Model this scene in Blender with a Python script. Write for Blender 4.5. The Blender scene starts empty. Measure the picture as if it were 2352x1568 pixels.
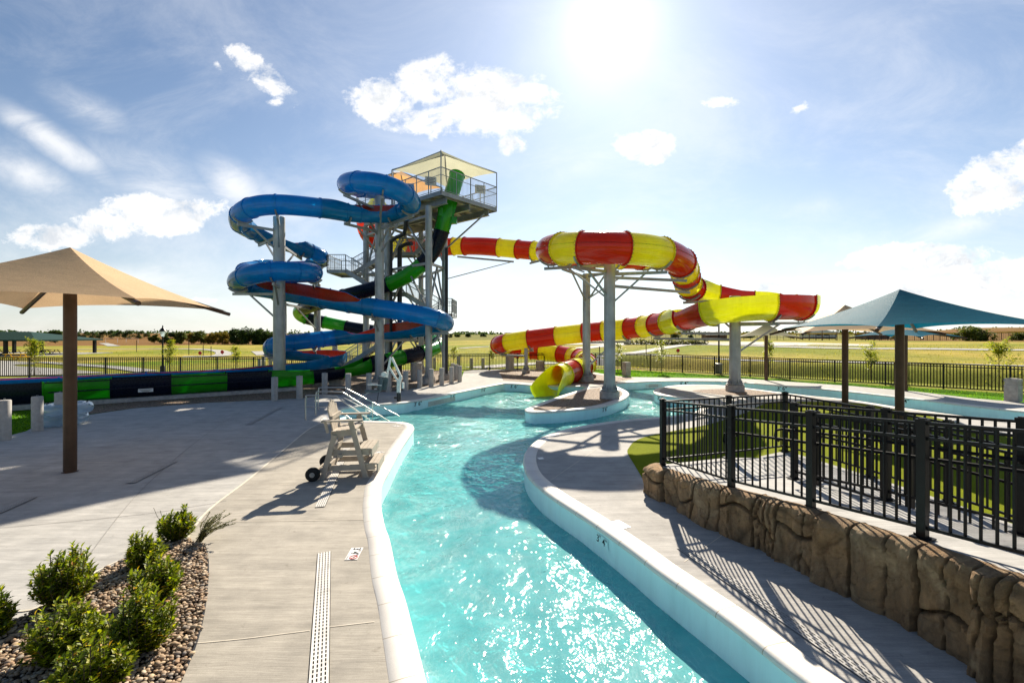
import bpy, math, random
from mathutils import Vector, Matrix, noise
from mathutils.geometry import delaunay_2d_cdt
random.seed(7)
R = math.radians
sc = bpy.context.scene
col = sc.collection
F, HOR, CU, CAMZ = 1045.0, 768.0, 1176.0, 3.1      # focal length, horizon row, centre column, eye height

def P(u, v, Y):            # a sight line of the survey cut at depth Y
    return Vector(((u-CU)/F*Y, Y, CAMZ+(HOR-v)/F*Y))
def G(u, v, z=0.0):        # a sight line cut at height z
    Y = F*(CAMZ-z)/(v-HOR)
    return Vector(((u-CU)/F*Y, Y, z))

# ---------------------------------------------------------------- mesh helper
def wloc(o):
    v = Vector((0, 0, 0))
    while o is not None:
        v += o.location; o = o.parent
    return v

class MB:
    def __init__(s): s.V=[]; s.F=[]; s.M=[]; s.S=[]; s.UV=None
    def v(s, p): s.V.append((p[0],p[1],p[2])); return len(s.V)-1
    def f(s, idx, m=0, sm=False): s.F.append(tuple(idx)); s.M.append(m); s.S.append(sm)
    def quad(s, a,b,c,d, m=0, sm=False): s.f([s.v(a),s.v(b),s.v(c),s.v(d)], m, sm)
    def tri(s, a,b,c, m=0): s.f([s.v(a),s.v(b),s.v(c)], m)
    def box(s, c, d, rz=0, m=0, M=None):
        if M is None: M = Matrix.Translation(Vector(c)) @ Matrix.Rotation(rz,4,'Z')
        hx,hy,hz = d[0]/2,d[1]/2,d[2]/2
        b = len(s.V)
        for x,y,z in ((-hx,-hy,-hz),(hx,-hy,-hz),(hx,hy,-hz),(-hx,hy,-hz),(-hx,-hy,hz),(hx,-hy,hz),(hx,hy,hz),(-hx,hy,hz)):
            p = M @ Vector((x,y,z)); s.V.append((p.x,p.y,p.z))
        for q in ((0,3,2,1),(4,5,6,7),(0,1,5,4),(1,2,6,5),(2,3,7,6),(3,0,4,7)):
            s.f([b+i for i in q], m)
    def bar(s, p, q, w, h=None, m=0, up=(0,0,1)):
        p=Vector(p); q=Vector(q); h=h or w
        d=(q-p); L=d.length
        if L<1e-6: return
        d/=L; U=Vector(up)
        if abs(d.dot(U))>.98: U=Vector((1,0,0))
        x=d.cross(U).normalized(); z=x.cross(d).normalized()
        M=Matrix(((d.x,x.x,z.x,0),(d.y,x.y,z.y,0),(d.z,x.z,z.z,0),(0,0,0,1)))
        s.box(None,(L,w,h),0,m,Matrix.Translation((p+q)/2)@M)
    def tube(s, pts, r, seg=10, m=0, caps=True, closed=False):
        pts=[Vector(p) for p in pts]; n=len(pts)
        rs = r if isinstance(r,(list,tuple)) else [r]*n
        ref=None; rings=[]
        for i,p in enumerate(pts):
            if closed: d=pts[(i+1)%n]-pts[i-1]
            else: d=pts[min(i+1,n-1)]-pts[max(i-1,0)]
            d.normalize()
            if ref is None:
                ref=Vector((0,0,1)) if abs(d.z)<.95 else Vector((1,0,0))
            x=d.cross(ref)
            if x.length<1e-4: x=d.cross(Vector((0,1,0)))
            x.normalize(); y=x.cross(d).normalized(); ref=y
            rings.append([s.v(p+x*math.cos(a)*rs[i]+y*math.sin(a)*rs[i]) for a in (2*math.pi*k/seg for k in range(seg))])
        for i in range(n if closed else n-1):
            A=rings[i]; B=rings[(i+1)%n]
            for k in range(seg): s.f([A[k],A[(k+1)%seg],B[(k+1)%seg],B[k]],m,True)
        if caps and not closed:
            s.f(rings[0],m); s.f(rings[-1][::-1],m)
    def lathe(s, c, prof, seg=20, m=0):
        c=Vector(c); rings=[]
        for r,z in prof:
            if r<1e-5: rings.append([s.v(c+Vector((0,0,z)))])
            else: rings.append([s.v(c+Vector((r*math.cos(2*math.pi*k/seg),r*math.sin(2*math.pi*k/seg),z))) for k in range(seg)])
        for A,B in zip(rings,rings[1:]):
            for k in range(seg):
                k2=(k+1)%seg
                if len(A)==1 and len(B)==1: continue
                if len(A)==1: s.f([A[0],B[k2],B[k]],m,True)
                elif len(B)==1: s.f([A[k],A[k2],B[0]],m,True)
                else: s.f([A[k],A[k2],B[k2],B[k]],m,True)
    def grid(s, rows, m=0, sm=True):
        ids=[[s.v(p) for p in r] for r in rows]
        for A,B in zip(ids,ids[1:]):
            for k in range(len(A)-1): s.f([A[k],A[k+1],B[k+1],B[k]],m,sm)
        return ids
    def build(s, name, mats, parent=None, loc=None, angle=40):
        if not isinstance(mats,(list,tuple)): mats=[mats]
        off = wloc(parent) if parent is not None else Vector(loc or (0,0,0))
        me=bpy.data.meshes.new(name)
        me.from_pydata([(x-off.x,y-off.y,z-off.z) for x,y,z in s.V],[],s.F)
        for m in mats: me.materials.append(m)
        me.polygons.foreach_set('material_index',s.M)
        me.polygons.foreach_set('use_smooth',s.S)
        if s.UV:
            uv=me.uv_layers.new(name='UVMap')
            for li,l in enumerate(me.loops): uv.data[li].uv=s.UV[l.vertex_index]
        me.update()
        if any(s.S): me.set_sharp_from_angle(angle=R(angle))
        o=bpy.data.objects.new(name,me); col.objects.link(o)
        if parent is not None: o.parent=parent
        elif loc is not None: o.location=loc
        return o

def tag(o,label=None,cat=None,group=None,kind=None):
    if label: o['label']=label
    if cat: o['category']=cat
    if group: o['group']=group
    if kind: o['kind']=kind
    return o
def thing(name,label,cat,loc=(0,0,0),group=None):
    o=bpy.data.objects.new(name,None); col.objects.link(o); o.location=loc
    o.empty_display_size=.2
    return tag(o,label,cat,group)
def struct(o): o['kind']='structure'; return o
def copy_tree(o,parent=None):
    c=o.copy(); col.objects.link(c); c.parent=parent
    for ch in list(o.children): copy_tree(ch,c)
    return c

def inside(pt,poly):
    x,y=pt[0],pt[1]; r=False; n=len(poly); j=n-1
    for i in range(n):
        xi,yi=poly[i][0],poly[i][1]; xj,yj=poly[j][0],poly[j][1]
        if (yi>y)!=(yj>y) and x<(xj-xi)*(y-yi)/(yj-yi)+xi: r=not r
        j=i
    return r
def dist_poly(pt,poly):
    p=Vector((pt[0],pt[1])); best=1e9; n=len(poly)
    for i in range(n):
        a=Vector(poly[i][:2]); b=Vector(poly[(i+1)%n][:2]); d=b-a
        t=0 if d.length_squared<1e-12 else max(0,min(1,(p-a).dot(d)/d.length_squared))
        q=(a+d*t-p).length
        if q<best: best=q
    return best
def catmull(pts,step=None,n=8,closed=False):
    out=[]; N=len(pts); rng=N if closed else N-1
    for i in range(rng):
        if closed: a,b,c,d=pts[i-1],pts[i],pts[(i+1)%N],pts[(i+2)%N]
        else: a,b,c,d=pts[max(i-1,0)],pts[i],pts[i+1],pts[min(i+2,N-1)]
        k=n if step is None else max(1,int((c-b).length/step))
        for j in range(k):
            t=j/k
            out.append(.5*((2*b)+(c-a)*t+(2*a-5*b+4*c-d)*t*t+(3*b-a-3*c+d)*t**3))
    if not closed: out.append(pts[-1].copy())
    return out
def fill(mb,outer,holes,z=0.0,m=0,flat=None):
    vs=[];ed=[]
    for poly in [outer]+holes:
        b=len(vs); n=len(poly)
        vs+= [Vector((p[0],p[1])) for p in poly]
        ed+= [(b+i,b+(i+1)%n) for i in range(n)]
    V,E,Fc,_,_,_=delaunay_2d_cdt(vs,ed,[],0,1e-4)
    b=len(mb.V)
    for p in V: mb.v((p.x,p.y,z if flat is None else flat(p.x,p.y)))
    for f in Fc:
        c=(V[f[0]]+V[f[1]]+V[f[2]])/3
        if not inside(c,outer) or any(inside(c,h) for h in holes): continue
        a,bb,cc=[V[i] for i in f]
        if (bb-a).cross(cc-a)<0: f=f[::-1]
        mb.f([b+i for i in f],m)

# ---------------------------------------------------------------- materials
class N:
    def __init__(s,name):
        s.mat=bpy.data.materials.new(name); s.mat.use_nodes=True
        s.t=s.mat.node_tree; s.b=s.t.nodes['Principled BSDF']; s.out=s.t.nodes['Material Output']
    def n(s,typ,**kw):
        nd=s.t.nodes.new('ShaderNode'+typ)
        for k,v in kw.items():
            if k.startswith('_'): setattr(nd,k[1:],v)
            else: nd.inputs[k.replace('0','')if False else k].default_value=v
        return nd
    def l(s,a,b): s.t.links.new(a,b)
    def pos(s): return s.n('NewGeometry').outputs['Position']
    def objc(s): return s.n('TexCoord').outputs['Object']
    def noise(s,vec,scale,detail=4,rough=.55,dist=0):
        nd=s.n('TexNoise'); nd.inputs['Scale'].default_value=scale; nd.inputs['Detail'].default_value=detail
        nd.inputs['Roughness'].default_value=rough; nd.inputs['Distortion'].default_value=dist
        s.l(vec,nd.inputs['Vector']); return nd.outputs['Fac']
    def scale(s,vec,sx,sy,sz,rz=0):
        m=s.n('Mapping'); m.inputs['Scale'].default_value=(sx,sy,sz); m.inputs['Rotation'].default_value=(0,0,rz)
        s.l(vec,m.inputs['Vector']); return m.outputs['Vector']
    def ramp(s,fac,stops):
        r=s.n('ValToRGB'); e=r.color_ramp.elements
        while len(e)<len(stops): e.new(.5)
        for i,(p,c) in enumerate(stops):
            e[i].position=p; e[i].color=(*c,1) if len(c)==3 else c
        s.l(fac,r.inputs['Fac']); return r.outputs['Color']
    def mix(s,fac,a,b,mode='MIX'):
        m=s.n('Mix',_data_type='RGBA',_blend_type=mode)
        for sock,val in ((m.inputs[0],fac),(m.inputs[6],a),(m.inputs[7],b)):
            if isinstance(val,(int,float)): sock.default_value=val
            elif isinstance(val,tuple): sock.default_value=(*val,1) if len(val)==3 else val
            else: s.l(val,sock)
        return m.outputs[2]
    def math(s,op,a,b=None,clamp=False):
        m=s.n('Math',_operation=op,_use_clamp=clamp)
        for i,val in enumerate((a,b)):
            if val is None: continue
            if isinstance(val,(int,float)): m.inputs[i].default_value=val
            else: s.l(val,m.inputs[i])
        return m.outputs[0]
    def bump(s,h,strength=.3,dist=.01):
        b=s.n('Bump'); b.inputs['Strength'].default_value=strength; b.inputs['Distance'].default_value=dist
        s.l(h,b.inputs['Height']); s.l(b.outputs['Normal'],s.b.inputs['Normal'])
    def set(s,base=None,rough=None,metal=None,spec=None):
        for k,v in (('Base Color',base),('Roughness',rough),('Metallic',metal),('Specular IOR Level',spec)):
            if v is None: continue
            i=s.b.inputs[k]
            if isinstance(v,(int,float)): i.default_value=v
            elif isinstance(v,tuple): i.default_value=(*v,1)
            else: s.l(v,i)
        return s

def simple(name,c,rough=.5,metal=0,var=.18,scale=6,bump=0,bscale=60,spec=.25,obj=True):
    s=N(name); v=s.objc() if obj else s.pos()
    f=s.noise(v,scale,5)
    lo=tuple(max(0,x*(1-var)) for x in c); hi=tuple(min(1,x*(1+var)) for x in c)
    s.set(s.ramp(f,[(.3,lo),(.7,hi)]),rough,metal,spec)
    if bump: s.bump(s.noise(v,bscale,3),bump,.01)
    return s.mat
def concrete(name,c,c2,rz=0,joint=None):
    s=N(name); v=s.pos()
    big=s.noise(v,.35,4); med=s.noise(v,2.2,5,.6); streak=s.noise(s.scale(v,3,90,3,rz),1,6,.75); fine=s.noise(v,110,2,.7)
    st2=s.noise(s.scale(v,.5,9,1,rz),1,4,.6)
    base=s.mix(s.ramp(big,[(.35,(0,0,0)),(.7,(1,1,1))]),c,c2)
    base=s.mix(.55,base,s.ramp(med,[(.3,(.62,.62,.62)),(.7,(1.15,1.14,1.12))]),'MULTIPLY')
    base=s.mix(.9,base,s.ramp(streak,[(.3,(.62,.62,.62)),(.68,(1.15,1.15,1.15))]),'MULTIPLY')
    base=s.mix(.55,base,s.ramp(st2,[(.35,(.72,.72,.72)),(.65,(1.1,1.1,1.1))]),'MULTIPLY')
    base=s.mix(.5,base,s.ramp(fine,[(.3,(.75,.75,.75)),(.7,(1.12,1.12,1.12))]),'MULTIPLY')
    s.set(s.mix(.5,base,s.ramp(s.noise(v,5.5,3,.7,.4),[(.27,(.55,.53,.5)),(.36,(1,1,1))]),'MULTIPLY'),.85,0,.2); s.bump(s.math('ADD',streak,s.math('MULTIPLY',fine,.6)),.28,.006)
    return s.mat
def gloss(name,c,rough=.22,coat=.2,stain=.12,tr=.36):
    s=N(name); v=s.pos()
    f=s.noise(v,1.3,5,.6); g=s.noise(v,14,3)
    lo=tuple(x*(1-stain) for x in c); hi=tuple(min(1,x*(1+stain)) for x in c)
    s.set(s.ramp(f,[(.3,lo),(.7,hi)]),None,0,.4 if coat else .2)
    st=s.noise(s.scale(v,6,6,.5),1,4,.6); s.set(s.mix(.35,s.ramp(f,[(.3,lo),(.7,hi)]),s.ramp(st,[(.3,(.72,.72,.72)),(.6,(1.1,1.1,1.1))]),'MULTIPLY'))
    s.l(s.ramp(g,[(.3,(rough*.7,)*3),(.75,(rough*1.5,)*3)]),s.b.inputs['Roughness'])
    s.b.inputs['Coat Weight'].default_value=coat; s.b.inputs['Coat Roughness'].default_value=.08
    s.bump(s.noise(v,5,2),.06,.02)
    if tr:
        tb=s.n('BsdfTranslucent'); tb.inputs['Color'].default_value=(*[min(1,x*1.1) for x in c],1)
        mx=s.n('MixShader'); mx.inputs[0].default_value=tr; s.l(s.b.outputs[0],mx.inputs[1]); s.l(tb.outputs[0],mx.inputs[2]); s.l(mx.outputs[0],s.out.inputs['Surface'])
    return s.mat
def galv(name,c=(.40,.41,.41),rough=.5):
    s=N(name); v=s.pos()
    vo=s.n('TexVoronoi'); vo.inputs['Scale'].default_value=28; s.l(v,vo.inputs['Vector'])
    f=s.noise(v,1.1,5,.65); d=s.noise(s.scale(v,7,7,.7),1,4,.6)
    base=s.mix(.3,s.ramp(f,[(.3,tuple(x*.75 for x in c)),(.7,tuple(x*1.2 for x in c))]),s.ramp(vo.outputs['Distance'],[(0,(.75,.76,.78)),(.6,(1.15,1.15,1.15))]),'MULTIPLY')
    base=s.mix(.4,base,s.ramp(d,[(.3,(.68,.68,.68)),(.65,(1.1,1.1,1.1))]),'MULTIPLY')
    s.set(base,rough,.45); return s.mat
def fabric(name,c,trans=.5,shine=.25):
    s=N(name); v=s.objc(); t=s.t
    w=s.noise(s.scale(v,60,60,60),1,3,.8); f=s.noise(v,1.2,4); wr=s.noise(s.scale(v,1.5,1.5,9),1.6,4,.6)
    cc=s.mix(.6,c,s.ramp(w,[(.3,(.6,.6,.6)),(.7,(1.25,1.25,1.25))]),'MULTIPLY')
    cc=s.mix(.35,cc,s.ramp(f,[(.3,(.75,.75,.75)),(.7,(1.15,1.15,1.15))]),'MULTIPLY')
    s.set(cc,.75,0,.08)
    b=s.n('Bump'); b.inputs['Strength'].default_value=.35; b.inputs['Distance'].default_value=.02
    s.l(s.math('ADD',s.math('MULTIPLY',w,.3),wr),b.inputs['Height']); s.l(b.outputs['Normal'],s.b.inputs['Normal'])
    tr=s.n('BsdfTranslucent'); s.l(cc,tr.inputs['Color'])
    mx=s.n('MixShader'); mx.inputs[0].default_value=trans
    s.l(s.b.outputs[0],mx.inputs[1]); s.l(tr.outputs[0],mx.inputs[2])
    gl=s.n('BsdfGlossy'); gl.inputs['Roughness'].default_value=.36; gl.inputs['Color'].default_value=(1,.97,.92,1)
    spk=s.n('Bump'); spk.inputs['Strength'].default_value=.3; spk.inputs['Distance'].default_value=.03
    s.l(s.noise(v,45,2,.9),spk.inputs['Height']); s.l(spk.outputs['Normal'],gl.inputs['Normal'])
    m2=s.n('MixShader'); m2.inputs[0].default_value=shine*.25
    s.l(mx.outputs[0],m2.inputs[1]); s.l(gl.outputs[0],m2.inputs[2]); s.l(m2.outputs[0],s.out.inputs['Surface'])
    return s.mat
def leafmat(name,stops,trans=.35,rough=.45):
    s=N(name); g=s.n('NewGeometry')
    c=s.ramp(g.outputs['Random Per Island'],stops)
    s.set(c,rough,0,.35)
    tr=s.n('BsdfTranslucent'); s.l(s.mix(1,c,(1.6,1.7,.7),'MULTIPLY'),tr.inputs['Color'])
    mx=s.n('MixShader'); mx.inputs[0].default_value=trans
    s.l(s.b.outputs[0],mx.inputs[1]); s.l(tr.outputs[0],mx.inputs[2]); s.l(mx.outputs[0],s.out.inputs['Surface'])
    return s.mat
def gravelmat(name,scale=22):
    s=N(name); v=s.pos()
    vo=s.n('TexVoronoi'); vo.inputs['Scale'].default_value=scale; s.l(v,vo.inputs['Vector'])
    sep=s.n('SeparateColor'); s.l(vo.outputs['Color'],sep.inputs[0])
    c=s.ramp(sep.outputs[0],[(0,(.13,.07,.035)),(.3,(.30,.18,.10)),(.55,(.46,.31,.19)),(.8,(.22,.165,.125)),(1,(.60,.46,.31))])
    c=s.mix(1,c,s.ramp(vo.outputs['Distance'],[(.15,(1.1,1.1,1.1)),(.75,(.45,.45,.45))]),'MULTIPLY')
    s.set(c,.8); s.bump(s.math('SUBTRACT',1.0,vo.outputs['Distance']),1.0,.05)
    return s.mat

M={}
M['plaza']=concrete('plaza_concrete',(.48,.465,.435),(.54,.525,.495),R(2))
M['deck']=concrete('deck_concrete',(.42,.385,.325),(.49,.45,.385),R(-4))
M['deckR']=concrete('far_deck_concrete',(.46,.44,.41),(.52,.50,.47),R(5))
M['rampc']=concrete('ramp_concrete',(.46,.45,.43),(.52,.51,.49),R(40))
M['joint']=simple('joint_sealant',(.62,.56,.46),.8)
M['sawcut']=simple('saw_cut',(.27,.26,.245),.9)
M['bolt']=simple('flange_bolt',(.10,.09,.07),.5)
M['gravel']=gravelmat('gravel',20)
M['pier']=simple('cast_concrete',(.40,.375,.345),.85,0,.25,5,.4,45)
def piermat():
    s=N('spiral_cast_concrete'); v=s.objc()
    w=s.n('TexWave'); w.inputs['Scale'].default_value=2.2; w.inputs['Distortion'].default_value=3; w.inputs['Detail'].default_value=3
    s.l(s.scale(v,.5,.1,1.2),w.inputs['Vector'])
    f=s.noise(v,9,5,.65)
    c=s.mix(.35,s.ramp(f,[(.3,(.33,.315,.29)),(.7,(.46,.44,.41))]),s.ramp(w.outputs['Fac'],[(.1,(.7,.7,.7)),(.5,(1.1,1.1,1.1))]),'MULTIPLY')
    s.set(c,.88); s.bump(f,.3,.01); return s.mat
M['bollard']=piermat()
M['galv']=galv('galvanised_steel')
M['galv2']=galv('galvanised_beam',(.33,.34,.34),.45)
M['yellow']=gloss('yellow_fibreglass',(.89,.90,.03),.18)
M['red']=gloss('red_fibreglass',(.56,.033,.010),.18)
M['redin']=gloss('orange_red_gelcoat',(.75,.05,.012),.25)
M['blue']=gloss('blue_fibreglass',(.003,.255,.63),.17)
M['blue2']=gloss('dark_blue_fibreglass',(.01,.09,.33),.22)
M['green']=gloss('green_fibreglass',(.03,.38,.012),.2)
M['navy']=gloss('navy_fibreglass',(.004,.008,.022),.28,0,.12,0)
M['tan']=fabric('tan_shade_cloth',(.70,.48,.275),.30,.08)
M['teal']=fabric('teal_shade_cloth',(.001,.145,.235),.40,.035)
M['cream']=fabric('cream_shade_cloth',(.58,.57,.41),.5,.03)
M['orange']=fabric('orange_shade_cloth',(.75,.42,.17),.5,.03)
M['greige']=fabric('greige_shade_cloth',(.42,.40,.30),.5,.03)
M['brown']=simple('brown_powder_coat',(.085,.045,.026),.35,0,.2,3)
M['black']=simple('black_powder_coat',(.006,.006,.007),.38,0,.2,4,spec=.25)
M['blackmatte']=simple('black_matte_coat',(.008,.008,.009),.7,0,.2,4,spec=.08)
M['rubber']=simple('black_rubber',(.018,.018,.018),.8)
M['hub']=simple('wheel_hub',(.35,.35,.34),.4,.5)
M['steel']=simple('polished_steel',(.50,.49,.46),.3,1,.1,8)
M['chair']=simple('taupe_recycled_plank',(.40,.345,.275),.6,0,.14,7,.15,80)
M['white']=simple('white_enamel',(.78,.76,.72),.4,0,.06)
M['tile']=simple('white_tile',(.80,.78,.74),.35,0,.05)
M['ink']=simple('black_ink',(.015,.015,.02),.5)
M['redink']=simple('red_ink',(.6,.03,.02),.5)
M['greyseat']=simple('grey_plastic',(.10,.125,.14),.5)
M['trench']=simple('drain_trench',(.25,.24,.225),.9)
M['grate2']=simple('concrete_grey_grate',(.40,.385,.36),.7)
M['grate']=simple('grate_plastic',(.66,.63,.58),.5)
M['dark']=simple('dark_void',(.01,.01,.01),.9)
M['roofgreen']=simple('green_metal_roof',(.010,.045,.033),.65,0,.15,2,spec=.2)
M['bldg']=simple('pale_siding',(.62,.64,.62),.7)
M['brick']=simple('brown_masonry',(.16,.10,.07),.8)
M['glass']=simple('window_glass',(.06,.09,.12),.1)
M['tableY']=simple('yellow_plastic_coating',(.7,.42,.01),.4)
M['signred']=simple('sign_red',(.45,.02,.02),.5)
M['bark']=simple('bark',(.10,.075,.05),.9,0,.3,10,.5,30)
M['pipe']=simple('dark_pvc_pipe',(.035,.036,.04),.4)
# ---------------------------------------------------------------- camera, sun, sky
cam=bpy.data.cameras.new('camera'); cam.lens=16; cam.sensor_width=36; cam.clip_end=20000; cam.clip_start=.05
cam.shift_y=-(784-HOR)/2352
co=bpy.data.objects.new('camera',cam); col.objects.link(co); co.location=(0,0,CAMZ); co.rotation_euler=(R(90),0,0)
sc.camera=co
SAZ,SEL=math.atan(224/F),R(33.6)
SUN=Vector((math.sin(SAZ)*math.cos(SEL),math.cos(SAZ)*math.cos(SEL),math.sin(SEL)))
sl=bpy.data.lights.new('sun','SUN'); sl.energy=5; sl.angle=R(.53); sl.color=(1,.90,.75)
so=bpy.data.objects.new('sun',sl); col.objects.link(so); so.rotation_euler=(-SUN).to_track_quat('-Z','Y').to_euler()
sc.view_settings.view_transform='Standard'; sc.view_settings.look='None'; sc.view_settings.gamma=1; sc.view_settings.exposure=0
EXPO=1.0
sc.view_settings.exposure=EXPO

def make_world():
    w=bpy.data.worlds.new('World'); sc.world=w; w.use_nodes=True; t=w.node_tree; t.nodes.clear()
    def n(typ,**kw):
        nd=t.nodes.new('ShaderNode'+typ)
        for k,v in kw.items(): setattr(nd,k,v)
        return nd
    L=t.links.new
    def mth(op,a,b=None,clamp=False):
        m=n('Math',operation=op,use_clamp=clamp)
        for i,x in enumerate((a,b)):
            if x is None: continue
            if isinstance(x,(int,float)): m.inputs[i].default_value=x
            else: L(x,m.inputs[i])
        return m.outputs[0]
    sky=n('TexSky'); sky.sky_type='NISHITA'; sky.sun_disc=False; sky.sun_elevation=SEL; sky.sun_rotation=SAZ
    sky.air_density=1.0; sky.dust_density=.15; sky.ozone_density=1.6; sky.altitude=200
    bg=n('Background'); bg.inputs['Strength'].default_value=.05
    tc=n('TexCoord'); d=tc.outputs['Generated']
    sp=n('SeparateXYZ'); L(d,sp.inputs[0]); X,Y,Z=sp.outputs
    Yc=mth('MAXIMUM',Y,.02)
    qx=mth('DIVIDE',X,Yc); qz=mth('DIVIDE',Z,Yc)
    # sun halo: forward-scattered light in thin high haze around the sun
    dt=n('VectorMath',operation='DOT_PRODUCT'); L(d,dt.inputs[0]); dt.inputs[1].default_value=SUN
    dv=mth('MAXIMUM',dt.outputs['Value'],0)
    halo=mth('ADD',mth('ADD',mth('MULTIPLY',mth('POWER',dv,350),4),mth('MULTIPLY',mth('POWER',dv,45),2.0)),mth('MULTIPLY',mth('POWER',dv,6),3.2))
    hz=mth('POWER',mth('SUBTRACT',1,mth('MAXIMUM',Z,0),True),6)
    cmb=n('CombineColor')
    # white haze of the horizon
    hs=mth('MULTIPLY',hz,mth('ADD',5.0,mth('MULTIPLY',mth('POWER',dv,2),6.0)))
    tot=mth('ADD',halo,hs)
    ms=n('Mix',data_type='RGBA',blend_type='MULTIPLY'); ms.inputs[0].default_value=1
    ms.inputs[6].default_value=(1,.99,.965,1)
    tcol=n('CombineXYZ'); L(tot,tcol.inputs[0]); L(tot,tcol.inputs[1]); L(tot,tcol.inputs[2]); L(tcol.outputs[0],ms.inputs[7])
    sk2=n('Mix',data_type='RGBA',blend_type='ADD'); sk2.inputs[0].default_value=1
    tn=n('Mix',data_type='RGBA',blend_type='MULTIPLY'); tn.inputs[0].default_value=1; tn.inputs[7].default_value=(.88,.98,1.06,1); L(sky.outputs[0],tn.inputs[6])
    fd=n('Mix',data_type='RGBA',blend_type='MULTIPLY'); fd.inputs[0].default_value=1; L(tn.outputs[2],fd.inputs[6])
    fv=mth('SUBTRACT',1,mth('MULTIPLY',hz,.72)); fx=n('CombineXYZ')
    for i_ in range(3): L(fv,fx.inputs[i_])
    L(fx.outputs[0],fd.inputs[7])
    L(fd.outputs[2],sk2.inputs[6]); L(ms.outputs[2],sk2.inputs[7])
    L(sk2.outputs[2],bg.inputs['Color'])
    # clouds: ellipses in direction space broken up by fractal noise
    p=n('CombineXYZ'); L(qx,p.inputs[0]); L(qz,p.inputs[1])
    def fb(scale,det,rough,off=(0,0,0),sc_=(1,1,1),dist=0):
        mp=n('Mapping'); mp.inputs['Scale'].default_value=sc_; mp.inputs['Location'].default_value=off; L(p.outputs[0],mp.inputs[0])
        q=n('TexNoise'); q.inputs['Scale'].default_value=scale; q.inputs['Detail'].default_value=det; q.inputs['Roughness'].default_value=rough; q.inputs['Distortion'].default_value=dist
        L(mp.outputs[0],q.inputs['Vector']); return q.outputs['Fac']
    f1=fb(9,10,.64,(3.1,1.7,0),(1,1.35,1),.35); f2=fb(34,7,.7,(9,4,0),(1,1.2,1),.3); 
    fs=fb(9,10,.64,(3.1-.012,1.7-.05,0),(1,1.35,1),.35)
    def blob(u,v,ru,rv,ang,amp):
        cx,cz=(u-CU)/F,(HOR-v)/F
        mp=n('Mapping',vector_type='TEXTURE'); mp.inputs['Location'].default_value=(cx,cz,0); mp.inputs['Rotation'].default_value=(0,0,R(ang)); mp.inputs['Scale'].default_value=(ru/F,rv/F,1)
        L(p.outputs[0],mp.inputs[0])
        ln=n('VectorMath',operation='LENGTH'); L(mp.outputs[0],ln.inputs[0])
        return mth('MULTIPLY',mth('SUBTRACT',1,ln.outputs['Value'],True),amp)
    solid=[(605,170,175,62,-38,1.15),(880,235,150,105,-10,1.15),(985,190,160,110,0,1.2),(1150,240,220,130,0,1.3),(1020,280,240,75,0,1.1),(1180,330,90,60,0,.9),(1480,338,120,68,0,1.4),
           (330,500,300,85,4,1.4),(120,540,220,55,0,1.1),(2300,410,240,105,25,1.5),(2360,350,120,60,20,1.2),(2110,592,250,58,2,1.6),(2290,622,170,46,5,1.3),
           (1850,655,260,36,2,1.25),(2150,672,260,36,0,1.35),(2320,650,200,50,0,1.3),(1650,235,100,36,0,.85),(1840,248,70,32,20,.75),(630,235,60,26,0,.8),(500,150,50,30,-40,.7),(1300,655,200,22,0,.6),(480,690,240,24,0,.55),(1000,660,240,26,0,.5),(60,525,130,36,10,.8)]
    wisp=[(130,330,300,60,-33,1.0),(540,430,190,90,-35,.95),(60,400,260,90,-25,.8),(900,520,420,120,-10,.5),(1320,390,330,120,20,.55),(650,470,260,70,-40,.7),(2050,640,420,60,0,.8),(1900,470,500,120,10,.5),(300,640,500,80,0,.8),(380,420,420,150,-25,.7),(1000,620,500,90,0,.7),(200,250,300,90,-30,.6),(2200,520,300,80,15,.7)]
    acc=None
    for b in solid:
        o=blob(*b); acc=o if acc is None else mth('MAXIMUM',acc,o)
    nz=mth('ADD',mth('MULTIPLY',f1,.64),mth('MULTIPLY',f2,.36))
    def dens(f):
        return mth('SUBTRACT',mth('ADD',mth('MULTIPLY',mth('MINIMUM',acc,.75),.95),mth('MULTIPLY',f,1.9)),1.36)
    e=dens(nz)
    sm=n('MapRange',interpolation_type='SMOOTHSTEP'); L(e,sm.inputs[0]); sm.inputs[1].default_value=.0; sm.inputs[2].default_value=.38
    e2=dens(mth('ADD',mth('MULTIPLY',fs,.64),mth('MULTIPLY',f2,.36)))
    wac=None
    for b in wisp:
        o=blob(*b); wac=o if wac is None else mth('MAXIMUM',wac,o)
    wn=fb(4.2,9,.68,(1,2,0),(1,2.6,1),.6)
    wm=n('MapRange',interpolation_type='SMOOTHSTEP'); L(mth('MULTIPLY',wac,mth('ADD',wn,.1)),wm.inputs[0]); wm.inputs[1].default_value=.12; wm.inputs[2].default_value=.62
    # thin veil everywhere
    cov=mth('MAXIMUM',sm.outputs[0],mth('MULTIPLY',wm.outputs[0],.7))
    vn=fb(2.2,10,.68,(5,2,0),(1,1.9,1),.5)
    vm=n('MapRange',interpolation_type='SMOOTHSTEP'); L(vn,vm.inputs[0]); vm.inputs[1].default_value=.36; vm.inputs[2].default_value=.78
    cov=mth('MAXIMUM',cov,mth('MULTIPLY',vm.outputs[0],mth('MULTIPLY',.5,mth('POWER',mth('SUBTRACT',1,mth('MAXIMUM',Z,0),True),1.2))))
    cov=mth('MULTIPLY',cov,mth('GREATER_THAN',Y,.03))
    shade=n('MapRange',interpolation_type='SMOOTHSTEP'); L(mth('SUBTRACT',e2,mth('MULTIPLY',e,.25)),shade.inputs[0]); shade.inputs[1].default_value=.10; shade.inputs[2].default_value=.52
    cc=n('Mix',data_type='RGBA'); L(shade.outputs[0],cc.inputs[0]); cc.inputs[6].default_value=(1.0,.985,.96,1); cc.inputs[7].default_value=(.62,.655,.70,1)
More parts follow.
